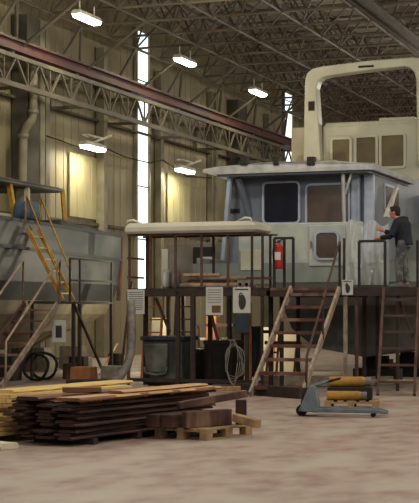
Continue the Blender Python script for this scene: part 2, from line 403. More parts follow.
# white tapering fin beside the side window
ua, za = hu(386, 217, YV+xs+.3); ub, zz_ = hu(399, 184, YV+xs+.3); 
b = MB(); P = [(ua-YU,za),(ua-YU+.42,za),(ub-YU+.08,zz_),(ub-YU,zz_)]
b.prism(P, lambda p, t: (t, p[0], p[1]), xs+.22, xs+.30); b.build('fin', 'white_metal', yt, bevel=.02)
# side wing further forward (grey wall with tan window)
b = MB(); b.box(xs-.1, xs+1.0, 7.4, 7.6, 2.6, 4.6); b.build('side_wing', 'silver2', yt, bevel=.03)
b = MB(); b.box(xs+.3, xs+.9, 7.36, 7.41, 3.3, 4.3); b.build('wing_window', 'glass_tan', yt)
# wrapped roof
UR = 32.2; yr = UR-YU
rx0, rz_ = L(203,166,UR); rx1, rzt = L(372,157.5,UR)
zu = rzt-.26; L_r = hu(414,179,YV+rx1)[0]-YU
b = MB(); rings = []
N = 14
for i in range(N+1):
    y = yr + (L_r-yr)*i/N; e = 0 if 0 < i < N else .03
    ring = []
    for j in range(13):
        t = j/12; x = rx0+(rx1-rx0)*t; ring.append((x, y+.03*math.sin(9*t+i), rzt - e - .10*abs(2*t-1)**2.5 + .012*math.sin(17*t+2.3*i)))
    ring += [(rx1+.05,y,rzt-.14),(rx1+.02,y,zu),(rx0+.2,y,zu),(rx0-.02,y,rzt-.2)]
    rings.append(ring)
b.loft(rings); rf = b.build('roof', 'film', yt)
b = MB(); b.box(rx0+.3, rx1-.1, yr+.08, L_r-.1, zu-.05, zu-.005); b.build('roof_lining', 'cabin', yt)
for px in (244, 276, 311):
    x, z = L(px, 163, UR); w = .09 if px != 276 else .06
    b = MB(); b.box(x-w, x+w, yr-.04, yr+.14, z-.05, z+.14); b.build('roof_clip', 'black', yt, bevel=.015)
# roof struts at left
b = MB()
A = L(230,178,UR+.3); B_ = L(223,222,UR+.5); b.bar((A[0],yr+.3,A[1]),(B_[0],yr+.5,2.7),.09,.16); b.build('strut', 'cabin_light', yt, bevel=.015)
b = MB(); A = L(238,178,UR+.3); B_ = L(249,216,UR+.7); b.bar((A[0],yr+.3,A[1]),(B_[0],yr+.7,B_[1]),.09,.14); b.build('strut', 'cabin', yt, bevel=.015)
b = MB(); A = L(343,172,UR+.25); B_ = L(345,222,UR+.25); b.tube((A[0],yr+.25,zu),(B_[0],yr+.25,2.62),.045,8); C_ = L(352,173,UR+.25); b.tube((C_[0],yr+.25,zu),(B_[0],yr+.25,A[1]-.5),.03,8); b.build('strut', 'film', yt)
# upper deckhouse
UD = 40.5; yd = UD-YU
dx0, dz = L(323,125,UD); dx1 = L(436,125,UD)[0]
b = MB(); b.box(dx0, dx1, yd, yd+3.2, 3.6, dz-.05); b.loft([[(dx0,yd,dz-.06),(dx1,yd,dz-.06),(dx1,yd+3.2,dz-.06),(dx0,yd+3.2,dz-.06)],[(dx0+.08,yd+.06,dz+.06),(dx1-.08,yd+.06,dz+.06),(dx1-.08,yd+3.1,dz+.06),(dx0+.08,yd+3.1,dz+.06)]])
b.build('deckhouse', 'cream', yt, bevel=.03)
for r in ((333,140,350,166),(357,138,376,166),(382,136,404,166)): window(yt, 'deckhouse_window', r, UD, 'cream', 'glass_tan', .04, .07, -.02)
xa, za = L(378,122,UD); xb = L(414,122,UD)[0]
b = MB(); b.box(xa, xb, yd+.1, yd+1.2, dz+.04, dz+.14); b.build('roof_hatch', 'cream', yt, bevel=.02)
b = MB(); b.box(-2.0, 2.0, L_r-.4, yd+4, 2.6, 3.7); b.build('forward_cabin', 'silver2', yt, bevel=.03)
# arch: rounded rectangular goal-post of cream gelcoat
UA = 40.2; ya = UA-YU
def AP(px, py): return L(px, py, UA)
outer = [AP(303,165),AP(304.5,82),AP(306.5,73),AP(312,68.5),AP(322,66),AP(372,60),AP(412,57),AP(424,58),AP(431,63),AP(434,72),AP(435,165)]
inner = [AP(321,165),AP(316,88),AP(318,81),AP(322,77.5),AP(329,75.5),AP(372,69.5),AP(404,66.5),AP(410,68),AP(414,72),AP(416,79),AP(417,165)]
b = MB()
sec = [[(o[0],ya,o[1]),(o[0],ya+.45,o[1]),(i[0],ya+.45,i[1]),(i[0],ya,i[1])] for o, i in zip(outer, inner)]
b.loft(sec); b.build('arch', 'cream', yt, bevel=.05)
x, z = AP(311.5,106); b = MB(); b.box(x-.09, x+.09, ya-.02, ya+.03, z-.13, z+.13); b.build('arch_socket', 'black', yt, bevel=.01)
x, z = AP(366,66.5); b = MB(); b.box(x-.22, x+.22, ya-.02, ya+.03, z-.03, z+.03); b.build('arch_socket', 'black', yt, bevel=.01)
b = MB(); xa, za = AP(289,127); xb, _ = AP(303,127); b.box(xa, xb, ya+.2, ya+.9, 3.6, za); b.build('arch_locker', 'cream_d', yt, bevel=.03)
b = MB(); x, z = AP(312,157); b.box(x-.55, x+.75, ya-.1, ya+.9, 3.6, 5.75); b.build('arch_plinth', 'cream_d', yt, bevel=.03)
# keel blocks under yacht
for i, y in enumerate((1.2, 4.5, 8.0)):
    b = MB(); b.box(-.5,.5,-.25,.25,0,.32); b.box(-.3,.3,-.2,.2,.32,.52); b.box(-.22,.22,-.18,.18,.52,.595)
    tag(b.build('keel_block', 'crate', bevel=.01), ['timber keel block under the stern of the yacht, behind the stairs','timber keel block under the middle of the yacht','farthest timber keel block under the yacht'][i], 'support block', 'keel blocks under the yacht', W(YU+y, YV+1.7), -TH)

# ------------------------------------------------------------------ centre scaffold with the cream slab
US, UD2 = 28.9, 29.75
v0, v1 = hv(128,290,US)[0], hv(266,290,US)[0]
ZD = 2.05
cs = thing('work_scaffold', 'rusty steel work scaffold under the cream slab, left of the stairs', 'scaffold', W(US, (v0+v1)/2))
hw = (v1-v0)/2; dp_ = UD2-US; vc = (v0+v1)/2
b = MB(); b.box(-hw, hw, 0, dp_, ZD-.06, ZD); b.build('deck', 'rust_d', cs)
b = MB()
for y in (0, dp_): b.box(-hw, hw, y-.04, y+.04, ZD-.16, ZD-.06)
b.build('deck_beam', 'rust_d', cs)
lx = lambda px: hv(px,300,US)[0]-vc
for px, w in ((128.5,.06),(178,.08),(193,.09),(247,.07),(262,.05)):
    b = MB(); b.box(lx(px)-w/2, lx(px)+w/2, -w/2, w/2, 0, ZD-.06); b.build('leg', 'rust_d' if px != 128.5 else 'rust', cs)
for px in (130, 196, 258):
    b = MB(); b.box(lx(px)-.04, lx(px)+.04, dp_-.04, dp_+.04, 0, ZD-.06); b.build('leg', 'rust_d', cs)
ZS = hv(200,233,US)[1]
for px in (129.5,141,150.5,175.5,201.5,228,252,262.5):
    b = MB(); y = .0 if px != 141 else .4; b.box(lx(px)-.022, lx(px)+.022, y-.022, y+.022, ZD, ZS-.02); b.build('post', 'rust' if px < 250 else 'rust_d', cs)
for px in (132,200,258):
    b = MB(); b.box(lx(px)-.022, lx(px)+.022, dp_-.06, dp_-.016, ZD, ZS-.02); b.build('post', 'rust_d', cs)
b = MB(); 
for y in (0, dp_-.04): b.box(-hw, hw-.02, y-.02, y+.02, ZS-.045, ZS-.005)
b.build('top_rail', 'rust', cs)
b = MB(); zz = hv(200,262,US)[1]; b.bar((-hw,0,zz-.3),(-hw,dp_,zz-.3),.04); b.bar((-hw,0,zz+.1),(-hw,dp_,zz+.1),.04); b.build('guard_rail', 'rust', cs)
for xa, ya_, xb, yb_ in ((154,298,168,332),(206,300,216,340)):
    b = MB(); b.bar((lx(xa),.1,hv(xa,ya_,US)[1]),(lx(xb),.1,hv(xb,yb_,US)[1]),.05); b.build('brace', 'rust_d', cs)
b = MB(); b.bar((lx(130),.02,.14),(lx(262),.02,.14),.07); b.build('ground_rail', 'rust_d', cs)
# cream slab
sl = thing('moulded_slab', 'cream moulded boat roof slab lying on top of the scaffold', 'boat part', W(US, vc, ZS))
zt1 = hv(200,222,US)[1]-ZS
b = MB(); b.loft([[(-hw-.0,-.08,.0),(hw-.22,-.08,.0),(hw-.22,dp_,.0),(-hw-.0,dp_,.0)],[(-hw-.03,-.12,.05),(hw-.16,-.12,.05),(hw-.16,dp_+.04,.05),(-hw-.03,dp_+.04,.05)],[(-hw-.02,-.12,zt1*.62),(hw-.17,-.12,zt1*.62),(hw-.17,dp_+.04,zt1*.62),(-hw-.02,dp_+.04,zt1*.62)],[(-hw+.04,-.06,zt1),(hw-.3,-.06,zt1),(hw-.3,dp_-.05,zt1),(-hw+.04,dp_-.05,zt1)]])
b.build('slab_body', 'slab', sl, bevel=.008)
b = MB(); b.box(-hw+.05, hw-.26, -.06, dp_-.02, -.004, .03); b.build('slab_underside', 'slab_under', sl)
for s_, x in ((1,-hw+.12),(-1,hw-.42)):
    b = MB(); b.path([(x-.14*s_,-.05,zt1*.8),(x-.1*s_,-.05,zt1+.05),(x+.02*s_,-.04,zt1+.06),(x+.2*s_,-.03,zt1-.01)],[.02,.03,.03,.015],8); b.build('rim_lug', 'cream', sl, smooth=True)

# pile of planks and pipes on the scaffold deck
def deckitem(nm, x0, x1, y, z, r, m, lb, cat, yaw=0, kind='plank', group=None):
    xa, xb = lx(x0), lx(x1); Ln = xb-xa
    b = MB()
    if kind == 'plank': b.box(-Ln/2, Ln/2, -.09, .09, 0, r)
    else: b.tube((-Ln/2,0,r),(Ln/2,0,r),r,10)
    o = b.build(nm, m, bevel=.006 if kind == 'plank' else 0, smooth=kind != 'plank')
    tag(o, lb, cat, group, W(US+y, vc+(xa+xb)/2, z+.004), -TH+yaw)
g = 'planks lying on the scaffold deck'
deckitem('plank',176,244,.62,ZD,.07,'wood_dark','dark plank at the back of the pile on the scaffold deck','plank',.02,group=g)
deckitem('plank',180,230,.36,ZD,.06,'wood_mid','brown plank lowest in the middle of the scaffold deck pile','plank',-.03,group=g)
deckitem('plank',177,236,.62,ZD+.07,.06,'wood_mid','brown plank second up at the back of the scaffold deck pile','plank',.0,group=g)
deckitem('plank',172,226,.62,ZD+.13,.05,'wood_tan','tan plank third up at the back of the scaffold deck pile','plank',.03,group=g)
deckitem('plank',180,236,.36,ZD+.06,.05,'wood_tan','tan plank on the middle brown plank of the scaffold deck pile','plank',.02,group=g)
deckitem('plank',196,262,.62,ZD+.18,.05,'wood_mid','brown plank topmost at the back of the scaffold deck pile','plank',-.02,group=g)
deckitem('plank',182,222,.36,ZD+.11,.05,'wood_dark','dark short plank uppermost in the middle of the scaffold deck pile','plank',-.02,group=g)
deckitem('pipe',177,234,.15,ZD,.05,'worn','pale pipe lying in front of the planks on the scaffold deck','pipe',.0,'pipe')
deckitem('pipe',184,240,.36,ZD+.16,.045,'worn','pale pipe lying on top of the scaffold deck plank pile','pipe',.03,'pipe')
deckitem('plank',178,214,.36,ZD+.255,.05,'wood_tan','short tan plank topmost on the scaffold deck pile','plank',.05,group=g)
for k,(px,lb) in enumerate(((164,'white sack on the left of the scaffold deck'),(170,'grey sack beside the plank pile on the scaffold deck'))):
    b = MB(); rings = []
    for z, rr in ((0,.8),(.06,1),(.2,1),(.34,.8),(.4,.45)): rings.append([(.085*rr*math.cos(t)+.008*math.sin(3*t+k),.2*rr*math.sin(t),z) for t in [2*math.pi*j/16 for j in range(16)]])
    b.loft(rings); tag(b.build('sack',('paper','greyitem')[k],smooth=True),lb,'sack',None,W(US+.5,vc+lx(px*1.583-101.6),ZD+.004),-TH)
# two steel tubes pointing outwards with open ends
for px, s_ in ((240.5,'left'),(247,'right')):
    b = MB(); n = 12; R = .058
    ringo = [[(R*math.cos(2*math.pi*i/n), y, R+R*math.sin(2*math.pi*i/n)) for i in range(n)] for y in (0,.5)]
    ringi = [[(.8*R*math.cos(2*math.pi*i/n), y, R+.8*R*math.sin(2*math.pi*i/n)) for i in range(n)] for y in (.5,.0)]
    b.loft([ringo[0],ringo[1],ringi[0],ringi[1],ringo[0]], cap=False)
    tag(b.build('tube_offcut','worn',smooth=False), '%s of two open steel tubes pointing out from the scaffold deck' % s_, 'tube', 'steel tubes on the scaffold deck', W(US-.05, vc+lx(px), ZD+.004), -TH)
# grey moulding with dark opening behind the scaffold, on its own steel stand
UG = 33.6
ga, gz1 = hv(163,243,UG); gb, gz0 = hv(232,288,UG)
gm = thing('cabin_moulding', 'grey cabin moulding with dark opening behind the scaffold deck', 'boat part', W(UG, (ga+gb)/2, 0))
w = (gb-ga)/2
b = MB(); b.loft([[(-w,0,gz0),(w,0,gz0),(w,1.2,gz0),(-w,1.2,gz0)],[(-w+.05,.1,gz1),(w-.05,.1,gz1),(w-.05,1.1,gz1),(-w+.05,1.1,gz1)]]); b.build('body', 'greyitem', gm, bevel=.04)
vx0, vz1 = hv(193,247,UG); vx1, vz0 = hv(214,266,UG)
b = MB(); b.box(vx0-(ga+gb)/2, vx1-(ga+gb)/2, -.02, .2, vz0, vz1); b.build('opening', 'black', gm, bevel=.02)
b = MB(); b.box(vx0-(ga+gb)/2+.25, vx1-(ga+gb)/2-.02, -.06, -.0, vz0+.06, vz0+.22); b.build('opening_sill', 'paper', gm)
vx0, vz1 = hv(160,252,UG)
b = MB(); b.box(-w-.02,-w+.14,-.05,.0,gz0,gz1-.15); b.build('edge_panel', 'cream', gm)
for sx in (-w+.1, w-.1):
    for y in (.1,1.1):
        b = MB(); b.box(sx-.04, sx+.04, y-.04, y+.04, 0, gz0); b.build('leg', 'rust_d', gm)

# notices
def notice(px0, px1, py0, py1, U, lb, style):
    va, z1 = hv(px0, py0, U); vb, z0 = hv(px1, py1, U); cxv = (va+vb)/2; w = (vb-va)/2; h = z1-z0
    t = thing('paper_notice', lb, 'notice', W(U, cxv, z0), -TH, 'paper notices on the scaffolds')
    b = MB(); b.box(-w, w, -.006, .006, 0, h); b.build('sheet', 'paper', t)
    b = MB()
    if style == 'text':
        zz = h*.9
        while zz > h*.12: b.box(-w*.8, w*(.8 if random.random() < .7 else .3), -.009, -.005, zz-.012, zz); zz -= .045
        b.build('print_lines', 'ink', t)
    elif style == 'photo':
        zz = h*.9
        while zz > h*.42: b.box(-w*.8, w*.8, -.009, -.005, zz-.01, zz); zz -= .05
        b.build('print_lines', 'ink', t)
        b = MB(); b.box(-w*.3, w*.75, -.009, -.005, h*.08, h*.34); b.build('printed_picture', 'ink_brown', t)
    else:
        b.prism([(w*.62*math.cos(a)*(.55 if math.cos(a) < 0 else .8), h*.42+h*.3*math.sin(a)) for a in [i*math.pi/8 for i in range(16)]], lambda p, q: (p[0]*1.0, q, p[1]), -.009, -.005)
        b.path([(-w*.35,-.007,h*.6),(-w*.15,-.007,h*.78),(w*.1,-.007,h*.74)],.012,6)
        b.build('printed_symbol', 'ink', t)
        b = MB(); b.box(-w*.75, w*.75, -.009, -.005, h*.88, h*.93); b.build('print_lines', 'ink', t)
notice(127.5,144.5,289.5,314,US-.06,'white paper notice on left end of work scaffold, above the bin','text')
notice(206,223,287,315,US-.06,'white paper notice with small brown picture, middle of work scaffold','photo')
notice(233,250.5,287,313,US-.06,'white paper notice with dark symbol, right end of work scaffold','symbol')
# dark blue sheet hung below the symbol notice
va, z1 = hv(236,313,US); vb, z0 = hv(251,333,US)
b = MB(); b.box(-(vb-va)/2, (vb-va)/2, -.03, .0, 0, z1-z0-.01); tag(b.build('cloth', 'navybox', bevel=.01), 'dark blue cloth hanging below the symbol notice', 'cloth', None, W(US-.06,(va+vb)/2,z0), -TH)

# ------------------------------------------------------------------ gangway by the stairs and right scaffold
def rail_posts(t, pts, z0, z1, m='rust_d', r=.022):
    for x, y in pts:
        b = MB(); b.box(x-r, x+r, y-r, y+r, z0, z1); b.build('post', m, t)
gv0, gv1 = hv(268,290,US)[0], hv(346,290,US)[0]; gc = (gv0+gv1)/2; gw = (gv1-gv0)/2
gw_t = thing('gangway', 'dark red steel gangway platform at the top of the stairs, below yacht door', 'scaffold', W(US+.1, gc))
b = MB(); b.box(-gw+.02, gw-.02, 0, 1.75, ZD-.05, ZD); b.build('deck', 'tread', gw_t)
b = MB(); b.box(-gw+.02, gw-.02, -.03, .03, ZD-.18, ZD-.05); b.box(-gw+.02, gw-.02, 1.66, 1.72, ZD-.18, ZD-.05); b.build('deck_beam', 'rust_d', gw_t)
for x, y, m in ((-gw+.1,.5,'rust_d'),(gw-.05,.05,'worn'),(-gw+.1,1.68,'rust_d'),(gw-.08,1.68,'rust_d')):
    b = MB(); b.box(x-.035, x+.035, y-.035, y+.035, 0, ZD-.05); b.build('leg', m, gw_t)
gx = lambda px: hv(px,260,US+.1)[0]-gc
zr = hv(285,238,US+.1)[1]
for px in (273.5,283.5,292.5):
    x = max(gx(px), -gw+.05); b = MB(); b.box(x-.024, x+.024, .03, .078, ZD, zr); b.build('post', 'black', gw_t)
b = MB(); b.bar((max(gx(273.5),-gw+.05),.054,zr),(gx(292.5),.054,zr),.05); b.build('guard_rail', 'black', gw_t)
x = gx(343.5); zq = hv(345,238,US+.1)[1]
b = MB(); b.box(x-.022, x+.022, .03, .074, ZD, zq); b.build('post', 'rust_d', gw_t)
# right scaffold where the worker stands
rv0, rv1 = hv(349,290,US)[0], hv(432,290,US)[0]; rc = (rv0+rv1)/2; rw = (rv1-rv0)/2
rs = thing('right_scaffold', 'dark steel scaffold platform at right that the worker stands on', 'scaffold', W(US+.1, rc))
rx = lambda px: hv(px,260,US+.1)[0]-rc
b = MB(); b.box(rx(352), rw, 0, 1.75, ZD-.05, ZD); b.build('deck', 'rust_d', rs)
b = MB(); b.box(rx(352), rw, -.03, .03, ZD-.17, ZD-.05); b.box(rx(352), rw, 1.66, 1.72, ZD-.17, ZD-.05); b.build('deck_beam', 'rust_d', rs)
for px, y, m in ((356,.05,'rust'),(397,.05,'rust_d'),(428,.05,'rust_d'),(357,1.68,'rust_d'),(424,1.68,'rust_d')):
    x = rx(px); b = MB(); b.box(x-.03, x+.03, y-.03, y+.03, 0, ZD-.05); b.build('leg', m, rs)
zr2 = hv(370,241,US+.1)[1]
for px in (358.5,384.5,417):
    x = rx(px); b = MB(); b.box(x-.024, x+.024, .03, .078, ZD, zr2); b.build('post', 'black', rs)
b = MB(); b.bar((rx(358.5),.054,zr2),(rx(384.5),.054,zr2),.05); b.build('guard_rail', 'black', rs)
b = MB(); b.bar((rx(358.5),.02,.2),(rx(428),.02,.2),.06); b.build('ground_rail', 'worn', rs)
b = MB(); b.bar((rx(397),.1,ZD-.2),(rx(412),.1,ZD-1.0),.04); b.bar((rx(428),.1,ZD-.2),(rx(411),.1,ZD-1.0),.04); b.build('brace', 'rust_d', rs)
b = MB(); x = rx(352); b.box(x-.09,x+.09,-.055,-.045,0,.36)
# notice on the post right of stairs
notice(342,353,280,295,US+.045,'small white notice with dark figure right of the stair top','symbol')
# plastic sheeting draped on the yacht corner behind the right railing
b = MB(); rows = []
for i in range(13):
    t = i/12; row = []
    for j in range(25):
        s = j/24; px = 346+s*44; v, z = hv(px, 223+t*62, 30.75)
        fold = .05*math.sin(s*22+1.5*math.sin(t*5))*(.4+t)+.03*math.sin(s*47+t*9)
        row.append(W(30.72+fold-.1*t, v, z + (.07*math.sin(s*13) if i == 0 else 0)))
    rows.append(row)
b.loft(rows, closed=False); o = b.build('plastic_sheet', 'sheet', smooth=True)
tag(o, 'crumpled clear plastic sheet hanging in front of the yacht beside the worker', 'plastic sheet')
# fire extinguisher on the gangway rail
ex = thing('fire_extinguisher', 'red fire extinguisher hanging on the black rail left of the stairs', 'fire extinguisher', W(US+.0, hv(279,270,US)[0], hv(279,269,US)[1]))
b = MB(); b.path([(0,0,0),(0,0,.03),(0,0,.44),(0,0,.5),(0,0,.53)],[.07,.082,.082,.05,.03],14); b.build('cylinder', 'red', ex, smooth=False)
b = MB(); b.box(-.025,.025,-.025,.025,.53,.58); b.bar((0,0,.57),(.12,0,.6),.03,.02); b.bar((0,0,.55),(.1,0,.54),.025,.015); b.build('valve', 'black', ex)
b = MB(); b.path([(-.02,0,.55),(-.1,-.02,.52),(-.12,-.03,.35),(-.1,-.03,.12)],.014,8); b.build('hose', 'rubber', ex, smooth=True)
b = MB(); b.box(-.06,.06,-.088,-.078,.18,.34); b.build('plate', 'paper', ex)

# ------------------------------------------------------------------ stairs
ft = Vector((*gp(276,397),0)); tp = W(US+.06, hv(315,290,US)[0], ZD)
d = tp-ft; run = Vector((d.x,d.y,0)).length; az = math.atan2(d.x,d.y)
stt = thing('steel_stairs', 'steel stairs with pale stringers and dark red treads in front of yacht', 'stairs', ft, -az)
hwid = .5
for s_ in (-1,1):
    b = MB(); b.bar((s_*hwid,0,.03),(s_*hwid,run-.05,ZD-.02),.05,.15); b.build('stringer', 'worn', stt, bevel=.006)
for i in range(8):
    t = (i+.75)/8.2
    b = MB(); b.box(-hwid+.02, hwid-.02, run*t-.12, run*t+.12, ZD*t-.03, ZD*t+.0); b.box(-hwid+.02, hwid-.02, run*t-.12, run*t-.1, ZD*t-.06, ZD*t-.03); b.build('tread', 'tread', stt)
b = MB(); b.path([(hwid+.02,run*.07,.12),(hwid+.02,run*.09,.75),(hwid+.02,run*.96,ZD+.9),(hwid+.02,run*.96,ZD+.02)],.025,8); b.build('handrail', 'rust', stt, smooth=True)
b = MB(); b.tube((hwid+.02,run*.5,ZD*.5),(hwid+.02,run*.5,ZD*.5+.82),.02,8); b.build('post', 'rust_d', stt)
# steep ladder stair at right
f2 = Vector((*gp(396,396),0)); t2 = W(US+.06, hv(401,290,US)[0], ZD)
d = t2-f2; run2 = Vector((d.x,d.y,0)).length; az2 = math.atan2(d.x,d.y)
sr = thing('steel_ladder', 'steep dark red steel ladder up to the worker at right edge', 'ladder', f2, -az2)
for s_ in (-1,1):
    b = MB(); b.bar((s_*.34,0,0.02),(s_*.34,run2-.12,ZD-.02),.05,.07); b.build('stringer', 'rust', sr)
for i in range(6):
    t = (i+.8)/6.6; b = MB(); b.box(-.33,.33,run2*t-.07,run2*t+.07,ZD*t-.02,ZD*t+.02); b.build('rung', 'rust', sr)
b = MB(); b.path([(.4,run2*.2,.5),(.4,run2*.25,1.25),(.4,run2*.88,ZD+.8)],.022,8); b.build('handrail', 'rust', sr, smooth=True)

# ------------------------------------------------------------------ left boat
LV = -16.0
lb_u1, lz1 = hu(123,237,LV); _, lzc = hu(123,300,LV)
lbt = thing('grey_boat', 'grey primed boat hull with canopy on supports at left by the wall', 'boat', W(30, LV-1.75))
LL = lb_u1-30
def lsec(y):
    t = max(0, (y-(LL-1.6))/1.6); n = 1-.03*t**2
    zs = hu(0,218,LV)[1]+(lz1-hu(0,218,LV)[1])*(y/LL)
    return n, zs
b = MB(); st = [-4,-1,2,5,LL-2.2,LL-1.4,LL-.7,LL-.2,LL]
def hull_strip(zlo, zhi, wlo, whi, dz=0):
    b = MB(); rings = []
    for y in st:
        n, zs = lsec(y); A = zlo(zs); B = zhi(zs); rings.append([(-whi*n,y,B),(-wlo*n,y,A),(wlo*n,y,A),(whi*n,y,B)])
    b.loft(rings); return b
z_ch = 1.95
hull_strip(lambda z: z-.62, lambda z: z, 1.74, 1.76).build('hull_topside', 'hullgrey', lbt)
hull_strip(lambda z: z_ch+.32, lambda z: z-.62, 1.64, 1.72).build('hull_side', 'hullgrey', lbt)
hull_strip(lambda z: z_ch-.12, lambda z: z_ch+.32, 1.5, 1.66).build('dark_band', 'hullgrey_low', lbt)
b = MB(); rings = []
for y in st:
    n, zs = lsec(y); t = max(0,(y-(LL-2.5))/2.5)
    k0 = .62+.5*t*t
    rings.append([(-1.5*n,y,z_ch-.12),(-1.35*n,y-.2*t,1.5),(-.95*n,y-.5*t,1.05+.15*t),(-.15,y-1.0*t,k0),(.15,y-1.0*t,k0),(.95*n,y-.5*t,1.05+.15*t),(1.35*n,y-.2*t,1.5),(1.5*n,y,z_ch-.12)])
b.loft(rings); b.build('hull_bottom', 'hull_bottom', lbt)
b = MB()
for dz in (.02,-.62): 
    n0, za = lsec(-4); n1, zb2 = lsec(LL-1.6)
    b.bar((1.77,-4,za+dz),(1.77,LL-1.6,zb2+dz),.05,.07); b.bar((1.77,LL-1.6,zb2+dz),(1.77*.97,LL,lz1+dz),.05,.07)
b.build('rub_rail', 'hullgrey_low', lbt)
b = MB(); n1, zz = lsec(LL); b.bar((1.6,LL+.05,z_ch-.1),(1.68,LL+.05,zz+.05),.1,.1); b.build('stern_post', 'rust', lbt)
# low trunk cabin with portholes
ca, zc1 = hu(62,217,LV-.5); cb, _ = hu(118,236,LV-.5)
b = MB(); y0, y1 = ca-30, cb-30
b.loft([[( -1.0,y0,3.5),(1.25,y0,3.5),(1.25,y1,3.4),(-1.0,y1,3.4)],[(-.9,y0+.1,zc1-.05),(1.15,y0+.1,zc1-.05),(1.15,y1-.3,lz1+.16),(-.9,y1-.3,lz1+.16)]]); b.build('trunk_cabin', 'hullgrey', lbt, bevel=.04)
for px, py in ((74,231),(93,233.5),(110,236)):
    uu, zz = hu(px, py, LV-.52); x = 1.24
    b = MB(); b.prism([(.13*math.cos(a),.1*math.sin(a)) for a in [i*math.pi/6 for i in range(12)]], lambda p, t: (t, uu-30+p[0], zz+p[1]), x-.08, x+.03); b.build('porthole', 'black', lbt)
# canopy
ka, kz1 = hu(52,191,LV-1.0); y1 = ka-30
b = MB(); b.loft([[(-1.2,-4,kz1+.0),(1.0,-4,kz1+.0),(1.0,y1,kz1-.06),(-1.2,y1,kz1-.02)],[(-1.25,-4,kz1+.14),(1.06,-4,kz1+.14),(1.06,y1+.05,kz1+.06),(-1.25,y1+.05,kz1+.06)]]); b.build('canopy', 'trim_dark', lbt, bevel=.03)
b = MB(); b.box(1.0,1.08,-4,y1+.05,kz1-.02,kz1+.02); b.build('canopy_edge', 'hullgrey', lbt)
for px0, px1 in ((3,17),(22,24),(57,66)):
    ua = hu(px0,195,LV-1.0)[0]-30; ub = hu(px1,228,LV-.6)[0]-30
    b = MB(); b.bar((.9,ua,kz1+.05),(1.15,ub,3.5),.09,.12); b.build('canopy_pillar', 'yellow' if px0 != 22 else 'cream_d', lbt)
ua = hu(18,195,LV-1.2)[0]-30
b = MB(); b.box(.6,.85,ua-.25,ua+.1,3.5,4.62); b.build('helm_panel', 'cream_d', lbt, bevel=.04)
b = MB(); ua = hu(12,222,LV-.3)[0]-30; b.box(.9,1.3,-4,ua+.3,3.55,3.85); b.build('cockpit_coaming', 'cream_d', lbt, bevel=.05)
# blue bundle on deck
uu, zz = hu(37,228,LV+.0)
b = MB(); rings = []
for k, (z, rr) in enumerate(((0,1),(.08,1.05),(.25,1.0),(.36,.9),(.42,.6))):
    rings.append([((.22*rr+.02*math.sin(3*t+k))*abs(math.cos(t))**.5*(1 if math.cos(t) > 0 else -1), (.42*rr+.03*math.sin(5*t+2*k))*abs(math.sin(t))**.5*(1 if math.sin(t) > 0 else -1), z+.02*math.sin(4*t+k)*(k > 0)) for t in [2*math.pi*j/24+.06 for j in range(24)]])
b.loft(rings)
o = b.build('cloth_bundle','blue',smooth=True); tag(o,'blue grey cloth bundle on left boat deck above the yellow ladder','cloth',None,W(uu, LV-.24, 3.74),-TH)
# supports of left boat
for i, px in enumerate((18,64,98)):
    uu = hu(px,340,LV-1.0)[0]
    b = MB(); b.box(-.45,.45,-.3,.3,0,.3); b.box(-.3,.3,-.25,.25,.3,.62)
    tag(b.build('keel_block','concrete',bevel=.015), ['concrete and timber block under left boat behind the left stairs','block under the middle of the left boat keel','block under the right end of the left boat keel'][i], 'support block','keel blocks under left boat', W(uu, LV-1.75), -TH)

# ------------------------------------------------------------------ left scaffold, stairs, yellow ladder
SV = -14.7
su0, sz = hu(62,301,SV); su1, _ = hu(112,301,SV); SZ = sz
ls = thing('side_scaffold', 'thin dark steel side scaffold with guard rails beside the left boat', 'scaffold', W(su0, SV))
ln = su1-su0
b = MB(); b.box(-.85, 0, 0, ln, SZ-.06, SZ); b.build('deck', 'rust_d', ls)
for y in (.22*ln, .34*ln, ln-.03):
    b = MB(); b.box(-.04,.03,y-.035,y+.035,0,SZ-.06); b.build('leg', 'rust_d', ls)
for y in (.1, ln-.1):
    b = MB(); b.box(-.83,-.77,y-.03,y+.03,0,SZ-.06); b.build('leg', 'rust_d', ls)
z1_, z2_ = hu(90,260,SV)[1], hu(90,281,SV)[1]
for y in (.15*ln, .34*ln, ln-.03):
    b = MB(); b.box(-.02,.02,y-.02,y+.02,SZ,z1_); b.build('post', 'rust_d', ls)
for z in (z1_, z2_):
    b = MB(); b.bar((0,.15*ln,z),(0,ln,z),.04); b.build('guard_rail', 'rust_d', ls)
b = MB(); A = hu(72,303,SV); B_ = hu(100,368,SV); b.bar((.04,A[0]-su0,A[1]),(.04,B_[0]-su0,B_[1]),.05); b.build('brace', 'rust_d', ls)
# stairs at far left
topu, topz = hu(60,302,SV); fu, fz = hu(2,386,SV); 
lst = thing('side_stairs', 'narrow brown stairs with two pale handrails at the far left edge', 'stairs', W(fu, SV-.02))
rn = topu-fu
for s_, m in ((-.82,'rust'),(.0,'worn')):
    b = MB(); b.bar((s_,0,.02),(s_,rn-.08,SZ-.06),.05,.12); b.build('stringer', m, lst)
for i in range(7):
    t = (i+.8)/7.6; b = MB(); b.box(-.8,-.03,rn*t-.12,rn*t+.12,SZ*t-.035,SZ*t); b.build('tread', 'tread', lst)
for x, m in ((-.86,'worn'),(.05,'worn')):
    b = MB(); b.path([(x,.1,.15),(x,.12,.95),(x,rn-.08,SZ+.92),(x,rn-.08,SZ-.05)],.026,8); b.build('handrail', m, lst, smooth=True)
def noticeu(px0,px1,py0,py1,V,lb):
    ua,z1 = hu(px0,py0,V); ub,z0 = hu(px1,py1,V); h = z1-z0; w = .17
    t = thing('paper_notice', lb, 'notice', W((ua+ub)/2, V+.04, z0), -TH, 'paper notices on the scaffolds')
    b = MB(); b.box(-w, w, -.006, .006, 0, h); b.build('sheet','paper',t)
    b = MB(); b.box(-w*.5,w*.4,-.009,-.005,h*.2,h*.75); b.build('printed_picture','ink',t)
